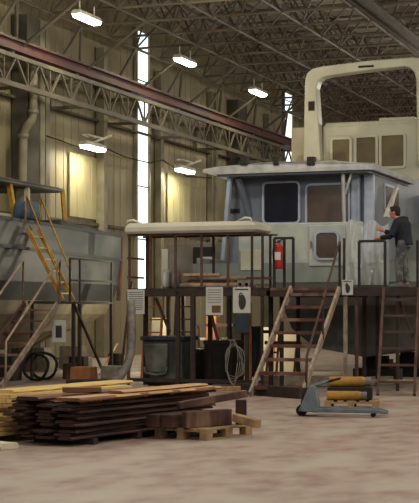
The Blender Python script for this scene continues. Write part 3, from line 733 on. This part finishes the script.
noticeu(53,62,320,342,SV,'small white paper notice on the left scaffold leg')
# yellow ladder from boat deck to scaffold
A0 = hu(27,230,LV+.15); 
bu, bz = hu(68,300,SV-.4); tu, tz = hu(33,229,LV+.12)
lt = thing('yellow_ladder', 'yellow ladder with handrails from scaffold up to left boat deck', 'ladder', W(bu, SV-.4, 0))
dv = (LV+.12)-(SV-.4); du = tu-bu
def YL(t, off, dz=0): return (dv*t, du*t+off, SZ+(tz-SZ)*t+dz)
for off in (-.28,.28):
    b = MB(); b.bar(YL(0,off,.03),YL(1,off),.05,.09,up=(1,0,0)); b.build('stringer','yellow',lt)
for i in range(6):
    t = (i+.7)/6.4; b = MB(); b.bar(YL(t,-.28),YL(t,.28),.1,.035); b.build('rung','yellow',lt)
for off in (-.36,.36):
    b = MB(); b.path([YL(.08,off+.0,.06),YL(.12,off+.0,.5),YL(1.0,off+.05,.75),YL(1.02,off,.1)],.024,8); b.build('handrail','yellow',lt,smooth=True)

# ------------------------------------------------------------------ worker
def voxel(b, name, m, parent, vox=.014, sm=4):
    o = b.build(name, m, parent, smooth=True)
    r = o.modifiers.new('join','REMESH'); r.mode = 'VOXEL'; r.voxel_size = vox; r.use_smooth_shade = True
    s_ = o.modifiers.new('soft','SMOOTH'); s_.factor = .5; s_.iterations = sm
    return o
wv = hv(402,288,29.95)[0]
pw = thing('person', 'worker in dark jacket and grey trousers standing at the yacht on right scaffold', 'person', W(29.95, wv, ZD+.012), -TH)
# facing -x (left), leaning a little; local x right, y away, z up
b = MB()
hd = Vector((-.15,0,1.53))
b.ball(hd, .098, .078, .118, 14, 10); b.ball(hd+Vector((-.02,0,-.075)), .075,.06,.06)
b.path([hd+Vector((-.09,0,.0)),hd+Vector((-.118,0,-.03))],[.012,.018],8)               # nose
b.ball(hd+Vector((-.095,0,-.065)),.016,.024,.008); b.ball(hd+Vector((.0,-.08,-.01)),.02,.012,.03); b.ball(hd+Vector((.0,.08,-.01)),.02,.012,.03)
b.path([(-.07,0,1.32),(-.12,0,1.45)],[.06,.055],10)
b.path([(.03,0,.92),(.0,0,1.1),(-.04,0,1.28),(-.06,0,1.36)],[.15,.14,.16,.08],12)
arms = {}
for s_ in (-1,1):
    sh = Vector((-.05,.19*s_,1.32)); el = Vector((-.17,.25*s_,1.07 if s_ > 0 else 1.03)); wr = Vector((-.42,.15*s_,1.16 if s_ > 0 else 1.0)); arms[s_] = (sh, el, wr)
    b.path([sh, el],[.055,.045],10); b.path([el, wr],[.045,.03],10)
    dr_ = (wr-el).normalized(); pc = wr+dr_*.05
    b.path([wr, pc, pc+dr_*.04],[.026,.036,.032],8)
    for k, (oz, ln_) in enumerate(((.03,.07),(.01,.08),(-.01,.075),(-.03,.055))):
        p0 = pc+dr_*.03+Vector((0,0,oz)); p1 = p0+dr_*ln_*.6; p2 = p1+dr_*ln_*.35+Vector((0,-.03*s_,-.01)); b.path([p0,p1,p2],[.011,.0105,.009],6)
    t0 = wr+dr_*.02+Vector((0,0,.02)); b.path([t0,t0+dr_*.03+Vector((0,-.02*s_,.035)),t0+dr_*.06+Vector((0,-.03*s_,.04))],[.013,.012,.01],6)
legs = {}
for s_ in (-1,1):
    hp = Vector((.03,.09*s_,.88)); kn = Vector((-.02+.03*s_,.1*s_,.47)); an = Vector((.03+.05*s_,.1*s_,.08)); legs[s_] = (hp,kn,an)
    b.path([hp,kn],[.085,.06],10); b.path([kn,an],[.058,.04],10); b.path([an+Vector((.03,0,-.03)),an+Vector((-.16,0,-.045))],[.036,.03],8)
body = voxel(b, 'body', 'skin', pw, .011, 3)
b = MB()
b.path([(.05,0,.84),(.035,0,.95),(.02,0,1.08),(-.01,0,1.24),(-.05,0,1.36),(-.07,0,1.42)],[.185,.18,.18,.205,.155,.09],16)
for s_ in (-1,1):
    sh, el, wr = arms[s_]; b.path([sh+Vector((.03,-.06*s_,.0)),sh,el],[.09,.088,.068],12); b.path([el,wr-(wr-el)*.08],[.068,.048],12)
b.path([(.0,0,1.38),(.05,0,1.36),(.08,0,1.28)],[.08,.11,.06],10)     # hood folded at the back
voxel(b, 'jacket', 'jacket', pw, .016, 4)
b = MB()
for s_ in (-1,1):
    hp,kn,an = legs[s_]; b.path([hp+Vector((0,-.02*s_,.04)),hp,kn,an+Vector((0,0,.03))],[.12,.115,.085,.075],12)
b.path([(.04,0,.80),(.03,0,.93)],[.16,.165],14)
voxel(b, 'trousers', 'trouser', pw, .016, 3)
b = MB(); b.ball(hd+Vector((.015,0,.03)), .108,.09,.108,14,10); b.ball(hd+Vector((.05,0,-.02)),.07,.075,.09); b.ball(hd+Vector((-.05,0,.085)),.06,.065,.035)
voxel(b, 'hair', 'hair', pw, .014, 2)
for s_ in (-1,1):
    an = legs[s_][2]; b = MB(); b.path([an+Vector((.055,0,-.03)),an+Vector((-.05,0,-.035)),an+Vector((-.15,0,-.042)),an+Vector((-.2,0,-.045))],[.045,.047,.042,.028],10); b.box(an.x-.21,an.x+.1,an.y-.045,an.y+.045,.001,.03)
    voxel(b, 'shoe', 'shoe', pw, .012, 2)
b = MB()
for s_ in (-1,1): b.ball(hd+Vector((-.088,.032*s_,.012)),.012,.013,.009,8,6)
b.build('eyes','black',pw,smooth=True)

# ------------------------------------------------------------------ timber stack in the foreground
SA = math.radians(31); SX, SY = gp(80,447); 
def S(x, y, z=0): return Vector((SX + x*math.cos(SA) + y*math.sin(SA), SY - x*math.sin(SA) + y*math.cos(SA), z))
def waney(ln, w, t, jag=.02, seed=0, warp=0, endj=.05, bul=.02):
    R = random.Random(seed); b = MB(); n = 18; rings = []
    pl, pr = R.random()*6, R.random()*6
    e0, e1 = R.uniform(-endj, endj), R.uniform(-endj, endj)
    for i in range(n+1):
        y = i/n*ln; a = jag*(math.sin(y*3+pl)+.5*math.sin(y*8+2*pl))+R.uniform(-jag,jag)*.4; c = jag*(math.sin(y*2.6+pr)+.5*math.sin(y*7+pr))+R.uniform(-jag,jag)*.4
        zz = warp*math.sin(math.pi*i/n)+R.uniform(-.002,.002)
        if i == 0: y += e0
        if i == n: y += e1
        k = R.uniform(-.6,.6)*bul
        rings.append([(-w/2+a-.6*bul,y,zz),(w/2+c+.6*bul,y,zz),(w/2+c+bul+k,y,zz+t*.45),(w/2+c-.5*bul,y,zz+t),(-w/2+a+.5*bul,y,zz+t),(-w/2+a-bul+k,y,zz+t*.45)])
    b.loft(rings)
    return b
def board(lb, grp, x, y, z, ln, w, t, mats, seed, jag=.02, yaw=0, warp=0, endj=.05, name='timber_board', cat='board', bul=.02):
    b = waney(ln, w, t, jag, seed, warp, endj, bul); b.bm.normal_update()
    bmesh.ops.recalc_face_normals(b.bm, faces=b.bm.faces)
    if isinstance(mats, list):
        for f in b.bm.faces: f.material_index = 0 if abs(f.normal.z) > .8 else 1
    o = b.build(name, mats); tag(o, lb, cat, grp, S(x,y,z+.003), -SA+yaw); return o
ordn = ['lowest','second lowest','third lowest','fourth lowest','fifth lowest','sixth lowest','sixth from top','fifth from top','fourth from top','third from top','second from top','topmost full']
G = 'dark boards in the big timber stack'
for y in (.35,1.3,2.25):
    b = MB(); b.box(-.92,-.02,-.045,.045,0,.075)
    tag(b.build('bearer','wood_dark',bevel=.006), {.35:'front dark timber bearer under the big timber stack',1.3:'middle dark timber bearer under the big timber stack',2.25:'rear dark timber bearer under the big timber stack'}[y], 'bearer','bearers under the big timber stack', S(0,y,0), -SA)
z = .078; tt = .0375
sd = 0
for i in range(12):
    for c, nm in enumerate(('left row','middle row','right row')):
        sd += 1; R = random.Random(sd*3)
        x = -.80+c*.305+(.04,-.035,.01,-.02)[i % 4]
        ln = 3.2+R.uniform(-.12,.1)
        if i < 11: m = ['wood_dark','wood_dark']
        else: m = [('wood_mid','wood_mid','wood_tan')[c],'wood_dark']
        board('dark waney-edged board, %s in the %s of the big stack' % (ordn[i], nm), G, x+R.uniform(-.012,.012)-(.03 if c == 0 else 0), R.uniform(-.10,.06)-(.06 if c == 0 and i > 6 else 0), z, ln, .206, tt-.0055, m, sd, jag=.014, endj=.09, bul=.016)
    z += tt
ztop_ = z
board('wide tan board lying on the right edge of the big stack', 'pale boards on top of the big timber stack', -.17, .02, ztop_, 3.25, .34, .04, ['wood_tan','wood_mid'], 201, jag=.01)
board('warped brown board lying on the left of the big stack', 'pale boards on top of the big timber stack', -.66, -.12, ztop_+.0, 2.9, .3, .045, ['wood_mid','wood_dark'], 202, jag=.03)
board('narrow tan board on the wide tan board of the big stack', 'pale boards on top of the big timber stack', -.17, .95, ztop_+.045, 2.2, .22, .03, ['wood_tan','wood_mid'], 203, jag=.01, yaw=.04)
b = MB(); b.box(-.1,.1,-.24,.24,0,.06); tag(b.build('offcut','wood_mid',bevel=.006),'short brown offcut block on top of the big timber stack','offcut',None,S(-.66,.95,ztop_+.052),-SA-.9)
# pale stack behind left
G2 = 'pale yellow boards in the left stack'
for y in (.5,2.2):
    b = MB(); b.box(-2.05,-1.1,-.04,.04,0,.08); tag(b.build('bearer','wood_mid',bevel=.005),('front' if y == .5 else 'rear')+' bearer under the pale yellow stack at left','bearer','bearers under the pale stack',S(0,y,0),-SA)
z = .083
for i in range(9):
    tk = .055
    for c in range(3):
        sd += 1; R = random.Random(sd); x = -1.89+c*.315
        board('pale yellow board, %s in the %s of the left stack' % ((['lowest','second lowest','third lowest','fourth lowest','fifth lowest','sixth lowest','seventh lowest','second from top','topmost'])[i], ('left row','middle row','right row')[c]), G2, x, .1+R.uniform(-.1,.1)-(.25 if i < 3 else 0), z, 2.7+R.uniform(-.1,.1), .283, tk-.006, 'wood_pale' if (i+c) % 4 else 'wood_tan', sd, jag=.003, endj=.03, bul=.003)
    z += tk
board('long pale yellow board slid forward on top of the left stack','loose boards on the pale stack',-1.35,.25,z,2.9,.3,.04,'wood_pale',301,jag=.005,yaw=.06)
board('bleached white board on the floor at the left edge','loose boards on the floor',-.50,-.66,0,1.2,.24,.07,'wood_white',302,jag=.004,yaw=1.4)

# ------------------------------------------------------------------ pallets
def pallet(name, lb, loc, rz, Lx=.8, Ly=1.2):
    t = thing(name, lb, 'pallet', loc, rz, 'wooden pallets')
    for i in range(5):
        w = .145 if i in (0,2,4) else .1; x = -Lx/2+w/2+(Lx-w)*i/4 if False else -Lx/2+.0725+(Lx-.145)*i/4
        b = MB(); b.box(x-w/2, x+w/2, -Ly/2, Ly/2, .122, .144); b.build('deck_board','pallet',t,bevel=.003)
    for y in (-Ly/2+.0725,0,Ly/2-.0725):
        b = MB(); b.box(-Lx/2, Lx/2, y-.0725, y+.0725, .1, .122); b.build('cross_board','pallet',t)
    for x in (-Lx/2+.05,0,Lx/2-.05):
        for y in (-Ly/2+.0725,0,Ly/2-.0725):
            b = MB(); b.box(x-.05, x+.05, y-.0725, y+.0725, .022, .1); b.build('block','pallet',t,bevel=.003)
        b = MB(); b.box(x-.05, x+.05, -Ly/2, Ly/2, 0, .022); b.build('bottom_board','pallet',t)
    return t
pa = math.radians(36)
px_, py_ = gp(206,441)
def P2(x, y, z=0): return Vector((px_ + x*math.cos(pa) + y*math.sin(pa), py_ - x*math.sin(pa) + y*math.cos(pa), z))
pallet('pallet','wooden pallet carrying dark beams right of the big timber stack', P2(-.4,.5), -pa, .8, 1.0)
G3 = 'beams on the small pallet'
def beam(lb, p, q, w, h, m, grp=G3, name='squared_timber'):
    p, q = Vector(p), Vector(q); c = (p+q)/2; c = Vector((c.x,c.y,min(p.z,q.z)))
    b = MB(); b.bar(p-c, q-c, w, h); o = b.build(name, m, bevel=.008); tag(o, lb, 'beam', grp); o.location = c; return o
ZP = .147
for i in range(2):
    x = -.69+.19*i
    beam('dark square beam, %s of two along the left side of the small pallet' % ('left','right')[i], P2(x,-.2+.06*i,ZP+.08), P2(x,.8,ZP+.08), .17, .16, 'wood_dark')
beam('reddish brown wide beam lying along the middle of the small pallet', P2(-.3,-.04,ZP+.1), P2(-.16,.72,ZP+.1), .1, .2, 'wood_red')
beam('long brown beam sloping up across the small pallet', P2(-.46,.05,ZP+.265), P2(-.1,1.0,ZP+.385), .09, .09, 'wood_red')
beam('short dark block upright at the rear right end of the small pallet', P2(-.09,.88,ZP), P2(-.09,.88,ZP+.31), .14, .12, 'wood_dark')
beam('pale beam lying over the right edge of the small pallet', P2(-.04,.68,ZP+.1), P2(.43,.5,ZP+.05), .1, .1, 'pallet')

# pallet jack with yellow load
jx, jy = gp(343,416)
ja = math.radians(-8)
pj = thing('pallet_jack', 'blue grey pallet jack standing in front of the yellow cylinders', 'pallet jack', (jx, jy, 0), ja)
for y in (-.2,.2):
    b = MB(); b.loft([[(-.42,y-.08,.07),(-.42,y+.08,.07),(-.42,y+.08,.13),(-.42,y-.08,.13)],[(.55,y-.08,.06),(.55,y+.08,.06),(.55,y+.08,.11),(.55,y-.08,.11)],[(.68,y-.04,.05),(.68,y+.04,.05),(.68,y+.04,.075),(.68,y-.04,.075)]]); b.build('fork','jack',pj,bevel=.008)
    b = MB(); b.tube((.46,y-.05,.04),(.46,y+.05,.04),.04,12); b.build('load_wheel','rubber',pj)
b = MB(); b.prism([(-.66,.08),(-.36,.06),(-.36,.2),(-.42,.46),(-.5,.46)], lambda p, t: (p[0], t, p[1]), -.24, .24); b.build('lift_frame','jack',pj,bevel=.012)
b = MB(); b.tube((-.6,0,.1),(-.56,0,.42),.05,12); b.build('pump','rubber',pj,smooth=True)
for y in (-.07,.07):
    b = MB(); b.tube((-.62,y-.03,.085),(-.62,y+.03,.085),.085,16); b.build('steer_wheel','rubber',pj)
b = MB(); b.path([(-.58,0,.3),(-.5,0,.44),(-.22,.1,.52)],.022,8); hnd = b.build('handle','jack',pj,smooth=True)
b = MB(); b.path([(-.22,.1,.52),(-.2,-.03,.52),(-.06,-.01,.56),(-.05,.2,.56),(-.18,.22,.53),(-.22,.1,.52)],.016,8); b.build('grip','rubber',hnd,smooth=True)
lx_, ly_ = gp(352,410)
pallet('pallet','wooden pallet under the yellow cylinders behind the pallet jack',(lx_+.05,ly_+.45,0),ja,.85,.9)
base = Vector((lx_, ly_+.45, ZP))
def cyl(lb, dx, dy, z, ln, r):
    t = thing('gas_cylinder', lb, 'cylinder', base+Vector((dx,dy,z)), ja, 'yellow cylinders on the pallet')
    b = MB(); b.path([(-ln/2,0,r),(-ln/2+.02,0,r),(ln/2-.12,0,r),(ln/2-.05,0,r),(ln/2,0,r)],[r*.9,r,r,r*.8,r*.45],16); b.build('shell','yellow_c',t,smooth=False)
    b = MB(); b.tube((ln/2-.07,0,r),(ln/2+.02,0,r),r*.86,14); b.build('cap','hose',t)
cyl('yellow cylinder lying low at the front of the pallet load',-.08,-.3,0,.62,.075)
b = MB(); b.box(-.36,.36,-.25,.25,0,.2); tag(b.build('crate','crate',bevel=.01),'dark crate on the pallet under the top yellow cylinder','crate',None,base+Vector((.02,.05,0)),ja)
cyl('yellow cylinder lying on top of the dark crate on the pallet',.0,-.02,.2,.66,.085)

# ------------------------------------------------------------------ floor clutter under and behind the scaffolds
# grey-green bin
bx_, by_ = gp(157,386)
bn = thing('waste_bin','grey green plastic waste bin tipped forward under the work scaffold','bin',W(US+.64, vc+lx(158)),-TH)
b = MB(); b.loft([[(-.38,-.3,.1),(.38,-.3,.1),(.38,.3,.1),(-.38,.3,.1)],[(-.46,-.38,.95),(.46,-.38,.95),(.46,.38,1.0),(-.46,.38,1.0)]]); b.build('body','bin',bn,bevel=.04)
b = MB(); b.box(-.5,.5,-.42,.42,.96,1.05); b.build('lid','navybox',bn,bevel=.02)
b = MB(); b.loft([[(-.36,-.43,.28),(.1,-.43,.28),(.1,-.33,.28),(-.36,-.33,.28)],[(-.42,-.46,.9),(.14,-.46,.9),(.14,-.39,.9),(-.42,-.39,.9)]]); b.build('front_panel','bin_l',bn,bevel=.05)
b = MB(); b.path([(-.38,-.46,.4),(-.36,-.48,.28),(-.1,-.49,.24),(.1,-.48,.28),(.13,-.46,.4)],.028,8); b.build('lip','bin_l',bn,smooth=True)
for s_ in (-.3,.3):
    b = MB(); b.tube((s_-.04,.2,.1),(s_+.04,.2,.1),.1,14); b.build('wheel','rubber',bn)
b = MB(); b.box(-.38,.38,-.28,-.2,0,.1); b.build('foot','rubber',bn)
# thick hose left of the bin
def gpt(px,py,Y,dz=0): return Vector(((px-CX)/F*Y, Y, EYE+(HY-py)/F*Y+dz))
b = MB(); Y = 30.6
b.path([gpt(131,300,Y),gpt(132,335,Y),gpt(131,352,Y-.05),gpt(127,366,Y-.15),gpt(119,378,Y-.3),gpt(110,383,Y-.35)],.09,10)
tag(b.build('suction_hose','hose',smooth=True),'thick grey hose curving down beside the left scaffold leg','hose')
# cable coil hanging right
cv, cz = hv(236,362,US-.12)
b = MB()
for k in range(6):
    R_ = random.Random(k); pts = [((.13+.03*k)*math.cos(a)*.8+.02*math.sin(3*a+k), .03*k-.08, .5+(.46-.03*k)*math.sin(a)+.03*math.sin(2*a+k)) for a in [2*math.pi*i/28 for i in range(29)]]
    b.path(pts,.0085,6)
tag(b.build('cable_coil','cable',smooth=True),'loop of grey cable hanging down to the floor left of the stairs','cable',None,W(US-.25,cv,.03),-TH)
b = MB(); b.box(-.06,.06,-.06,.06,0,1.75); 
tag(b.build('timber_post','cardboard'),'orange brown timber post behind the cable coil','post',None,W(US+.35,hv(248,340,US+.35)[0],0),-TH)
# dark crates
for px0,px1,yt,U,lb in ((204,232,341,30.6,'large dark crate under the work scaffold beside the cable coil'),(175,200,350,31.2,'dark crate under the work scaffold right of the bin')):
    va,z1 = hv(px0,yt,U); vb,_ = hv(px1,yt,U); w = (vb-va)/2
    t = thing('crate',lb,'crate',W(U,(va+vb)/2),-TH,'dark crates under the scaffold')
    b = MB(); b.box(-w,w,0,.8,.06,z1); b.build('body','crate',t,bevel=.01)
    b = MB(); b.box(-w-.01,w+.01,-.02,.82,z1-.06,z1+.02); b.build('lid','rust_d',t)
    for x in (-w+.06,w-.06): 
        b = MB(); b.box(x-.05,x+.05,0,.8,0,.06); b.build('foot','wood_dark',t)
# ladders/trestles in the warm background
def trestle(lb, u, v, w, h, m):
    t = thing('trestle', lb, 'trestle', W(u, v), -TH, 'trestles behind the scaffold')
    for sx in (-w/2, w/2):
        for sy in (-.25,.25):
            b = MB(); b.bar((sx,sy,0),(sx,0,h-.05),.05); b.build('leg',m,t)
    b = MB(); b.box(-w/2-.1,w/2+.1,-.05,.05,h-.08,h); b.build('top_bar',m,t)
    b = MB(); b.bar((-w/2,-.12,h*.5),(w/2,-.12,h*.5),.04); b.build('cross_bar',m,t)
trestle('brown trestle in the light behind the stairs', 35.5, hv(262,350,35.5)[0], .9, 1.1, 'rust')
trestle('brown trestle behind the dark crates', 36.5, hv(214,350,36.5)[0], .9, 1.25, 'rust_d')
trestle('brown trestle right behind the stair treads', 34.6, hv(283,350,34.6)[0], .7, .85, 'cardboard')
def simple_ladder(lb, px, U, w, h, m, lean=.5):
    v = hv(px,350,U)[0]; t = thing('leaning_ladder', lb, 'ladder', W(U,v), -TH)
    for s_ in (-w/2,w/2):
        b = MB(); b.bar((s_,0,0),(s_,lean,h),.05); b.build('stringer',m,t)
    for i in range(int(h/.3)):
        z = .3*(i+.6); b = MB(); b.bar((-w/2,lean*z/h,z),(w/2,lean*z/h,z),.035); b.build('rung',m,t)
simple_ladder('brown ladder standing behind the bin under the scaffold',150,32.0,.42,2.0,'cardboard',.3)
simple_ladder('dark red ladder standing behind the middle scaffold legs',181,33.0,.42,2.3,'rust',.3)
# pale board / cardboard pieces in background light
for px0,px1,yt,U,m,lb in ((150,162,318,36,'cream_d','pale upright panel behind the bin'),(205,216,316,37.0,'cardboard','orange brown carton stack behind the scaffold legs'),(247,257,326,34.0,'navybox','black cased machine behind the stair foot')):
    va,z1 = hv(px0,yt,U); vb,_ = hv(px1,yt,U); w = (vb-va)/2
    b = MB(); b.loft([[(-w,0,0),(w,0,0),(w,.4,0),(-w,.4,0)],[(-w*.9,.04,z1),(w*.9,.04,z1),(w*.9,.36,z1),(-w*.9,.36,z1)]])
    tag(b.build('panel' if m == 'cream_d' else ('carton' if m == 'cardboard' else 'machine'),m,bevel=.02),lb,'panel' if m == 'cream_d' else ('carton' if m == 'cardboard' else 'machine'),None,W(U,(va+vb)/2),-TH)
# workbench in background
va = hv(215,341,35)[0]
wb_ = thing('work_bench','pale topped work bench in the light behind the scaffold','bench',W(37.6,hv(196,341,37.6)[0]),-TH)
zt_ = hv(196,338,37.6)[1]
b = MB(); b.box(-.75,.75,0,.6,zt_-.06,zt_); b.build('bench_top','slab',wb_,bevel=.005)
for sx in (-.68,.68):
    for y in (.05,.55):
        b = MB(); b.box(sx-.03,sx+.03,y-.03,y+.03,0,zt_-.06); b.build('leg','rust_d',wb_)
for i,(px,U,h,m,lb) in enumerate(((258,37.2,1.15,'cream_d','pale board leaning behind the stairs, left one'),(271,37.3,.95,'cardboard','orange brown board leaning behind the stairs'),(284,37.1,1.05,'cream_d','pale board leaning behind the stairs, right one'))):
    v = hv(px,350,U)[0]; b = MB(); b.hexa([(-.28,0,0),(.28,0,0),(.28,.04,0),(-.28,.04,0),(-.28,.25,h),(.28,.25,h),(.28,.29,h),(-.28,.29,h)])
    tag(b.build('leaning_board',m,bevel=.005),lb,'board','boards leaning behind the stairs',W(U,v),-TH)
def rod(nm, lb, px, py, dx, dy, h, r, m, cat, V=None):
    x, y = gp(px, py); b = MB(); b.tube((0,0,r),(dx,dy,h),r,8); tag(b.build(nm, m, smooth=False), lb, cat, None, (x,y,.005))
rod('pipe','thin brown pipe leaning up under the right end of left boat',121,375,.25,.2,2.3,.035,'rust','pipe')
rod('pipe','dark pipe lying on the floor under the left scaffold',66,384,1.1,.2,.05,.05,'rust_d','pipe')
rod('batten','pale batten leaning among the clutter under the left boat',100,376,.35,1.0,.75,.03,'wood_tan','batten')
rod('pole','pale pole leaning on the dark crate right of the bin',184,383,.12,.25,1.0,.025,'worn','pole')
for k,(px,py,r,h,m,lb) in enumerate(((70,379,.17,.34,'rust','rusty drum on the floor below the left scaffold notice'),(116,374,.2,.5,'crate','dark drum beside the thick hose under the left boat'))):
    x, y = gp(px,py); t = thing('drum',lb,'drum',(x,y,0),0)
    b = MB(); b.path([(0,0,0),(0,0,.02),(0,0,h*.33),(0,0,h*.35),(0,0,h*.37),(0,0,h*.66),(0,0,h*.68),(0,0,h*.7),(0,0,h)],[r*.96,r,r,r*1.05,r,r,r*1.05,r,r],16); b.build('shell',m,t)
    b = MB(); b.path([(0,0,h),(0,0,h+.02)],[r*.9,r*.88],16); b.build('lid','rust_d',t)
# clutter under left boat
for i,(px,py,w,h,dp2,m,nm,lb) in enumerate((
    (0,381,.6,.55,.5,'crate','crate','dark low crate on the floor at the far left'),
    (80,383,.5,.35,.4,'cardboard','carton','brown carton on the floor under the left scaffold'),
    (88,379,.4,.5,.3,'crate','crate','dark crate under the right end of left scaffold'),
    (108,379,.4,.3,.4,'concrete','block','grey block beside the thick hose'))):
    x, y = gp(px,py)
    if px == 88: x, y, _ = W(hu(76,376,-15.2)[0], -15.2)
    b = MB(); b.loft([[(-w/2,0,0),(w/2,0,0),(w/2,dp2,0),(-w/2,dp2,0)],[(-w/2*.96,.01,h),(w/2*.96,.01,h),(w/2*.96,dp2-.01,h),(-w/2*.96,dp2-.01,h)]])
    tag(b.build(nm,m,bevel=.015),lb,nm,None,(x,y,0),-TH)
for i,(px,py,lb) in enumerate(((36,381,'left of two dark hoops standing under the left boat'),(44,380,'right of two dark hoops standing under the left boat'))):
    x,y = gp(px,py); b = MB(); b.path([(.3*math.cos(a),.05*math.sin(3*a),.32+.3*math.sin(a)) for a in [2*math.pi*j/24 for j in range(25)]],.035,8)
    tag(b.build('rubber_hoop','rubber',smooth=True),lb,'hoop','hoops under the left boat',(x,y,0.0),-TH+.2*i)
# long low beams on the floor right of the stack
beam('dark red steel channel lying on the floor left of the pallet jack', (*gp(244,394),.1), (*gp(303,399),.1), .16, .2, 'rust_d', 'beams on the floor', 'floor_timber')
beam('pale beam lying on the floor behind the stairs foot', (*gp(262,386),.12), (*gp(336,387),.12), .2, .2, 'worn', 'beams on the floor', 'floor_timber')
beam('pale long beam on the floor behind the pallet jack', (*gp(340,386),.1), (*gp(392,385),.1), .15, .18, 'concrete', 'beams on the floor', 'floor_timber')
beam('thin scrap batten on the floor in front of the cable coil', (*gp(196,392),.04), (*gp(240,390),.04), .1, .08, 'wood_tan', 'beams on the floor', 'floor_timber')

# ------------------------------------------------------------------ light, world, camera
def point(loc, e, col, r=.35):
    l = bpy.data.lights.new('unseen_hall_light','POINT'); l.energy = e; l.color = col; l.shadow_soft_size = r
    o = bpy.data.objects.new('unseen_hall_light', l); COL.objects.link(o); o.location = loc; return o
def area(loc, sx, sy, e, col, rot=(0,0,-TH), spread=math.pi):
    l = bpy.data.lights.new('unseen_hall_light','AREA'); l.shape = 'RECTANGLE'; l.size = sx; l.size_y = sy; l.energy = e; l.color = col; l.spread = spread
    o = bpy.data.objects.new('unseen_hall_light', l); COL.objects.link(o); o.location = loc; o.rotation_euler = rot; return o
for v in (-12,-3,6,14):
    for u in (6,16,26): point(W(u,v,8.6), 760, (1,.94,.84))
for v in (5, 13):
    for u in (38,52,66): point(W(u,v,8.0), 900, (1,.93,.82))
for v, u, e in ((-8.5,50,700),(-6.5,64,1000),(-5,80,1000)): point(W(u,v,7.6), e, (1,.95,.86))  # unseen lights without fixtures, added to brighten the roof
point(W(37,-15.5,10.2), 460, (1,.90,.70))
point(W(35.6,-13.2,2.5), 520, (1,.88,.66), .2)  # unseen low work light, added behind the moulding to brighten wall and boards
w = bpy.data.worlds.new('hall_world'); sc.world = w; w.use_nodes = True
bg = w.node_tree.nodes['Background']; bg.inputs['Color'].default_value = (.86,.92,1,1); bg.inputs['Strength'].default_value = .62
cam = bpy.data.cameras.new('camera'); co = bpy.data.objects.new('camera', cam); COL.objects.link(co); sc.camera = co
co.location = (0,0,EYE); co.rotation_euler = (math.pi/2,0,0)
cam.sensor_fit = 'HORIZONTAL'; cam.sensor_width = 36; cam.lens = F/419*36
cam.shift_x = 0; cam.shift_y = (HY-251.5)/419
# the frame is taller than wide, so give the horizontal fit explicitly
cam.clip_end = 300
vs_ = sc.view_settings; vs_.view_transform = 'Standard'; vs_.look = 'None'; vs_.exposure = -0.1; vs_.gamma = 1; vs_.use_curve_mapping = False
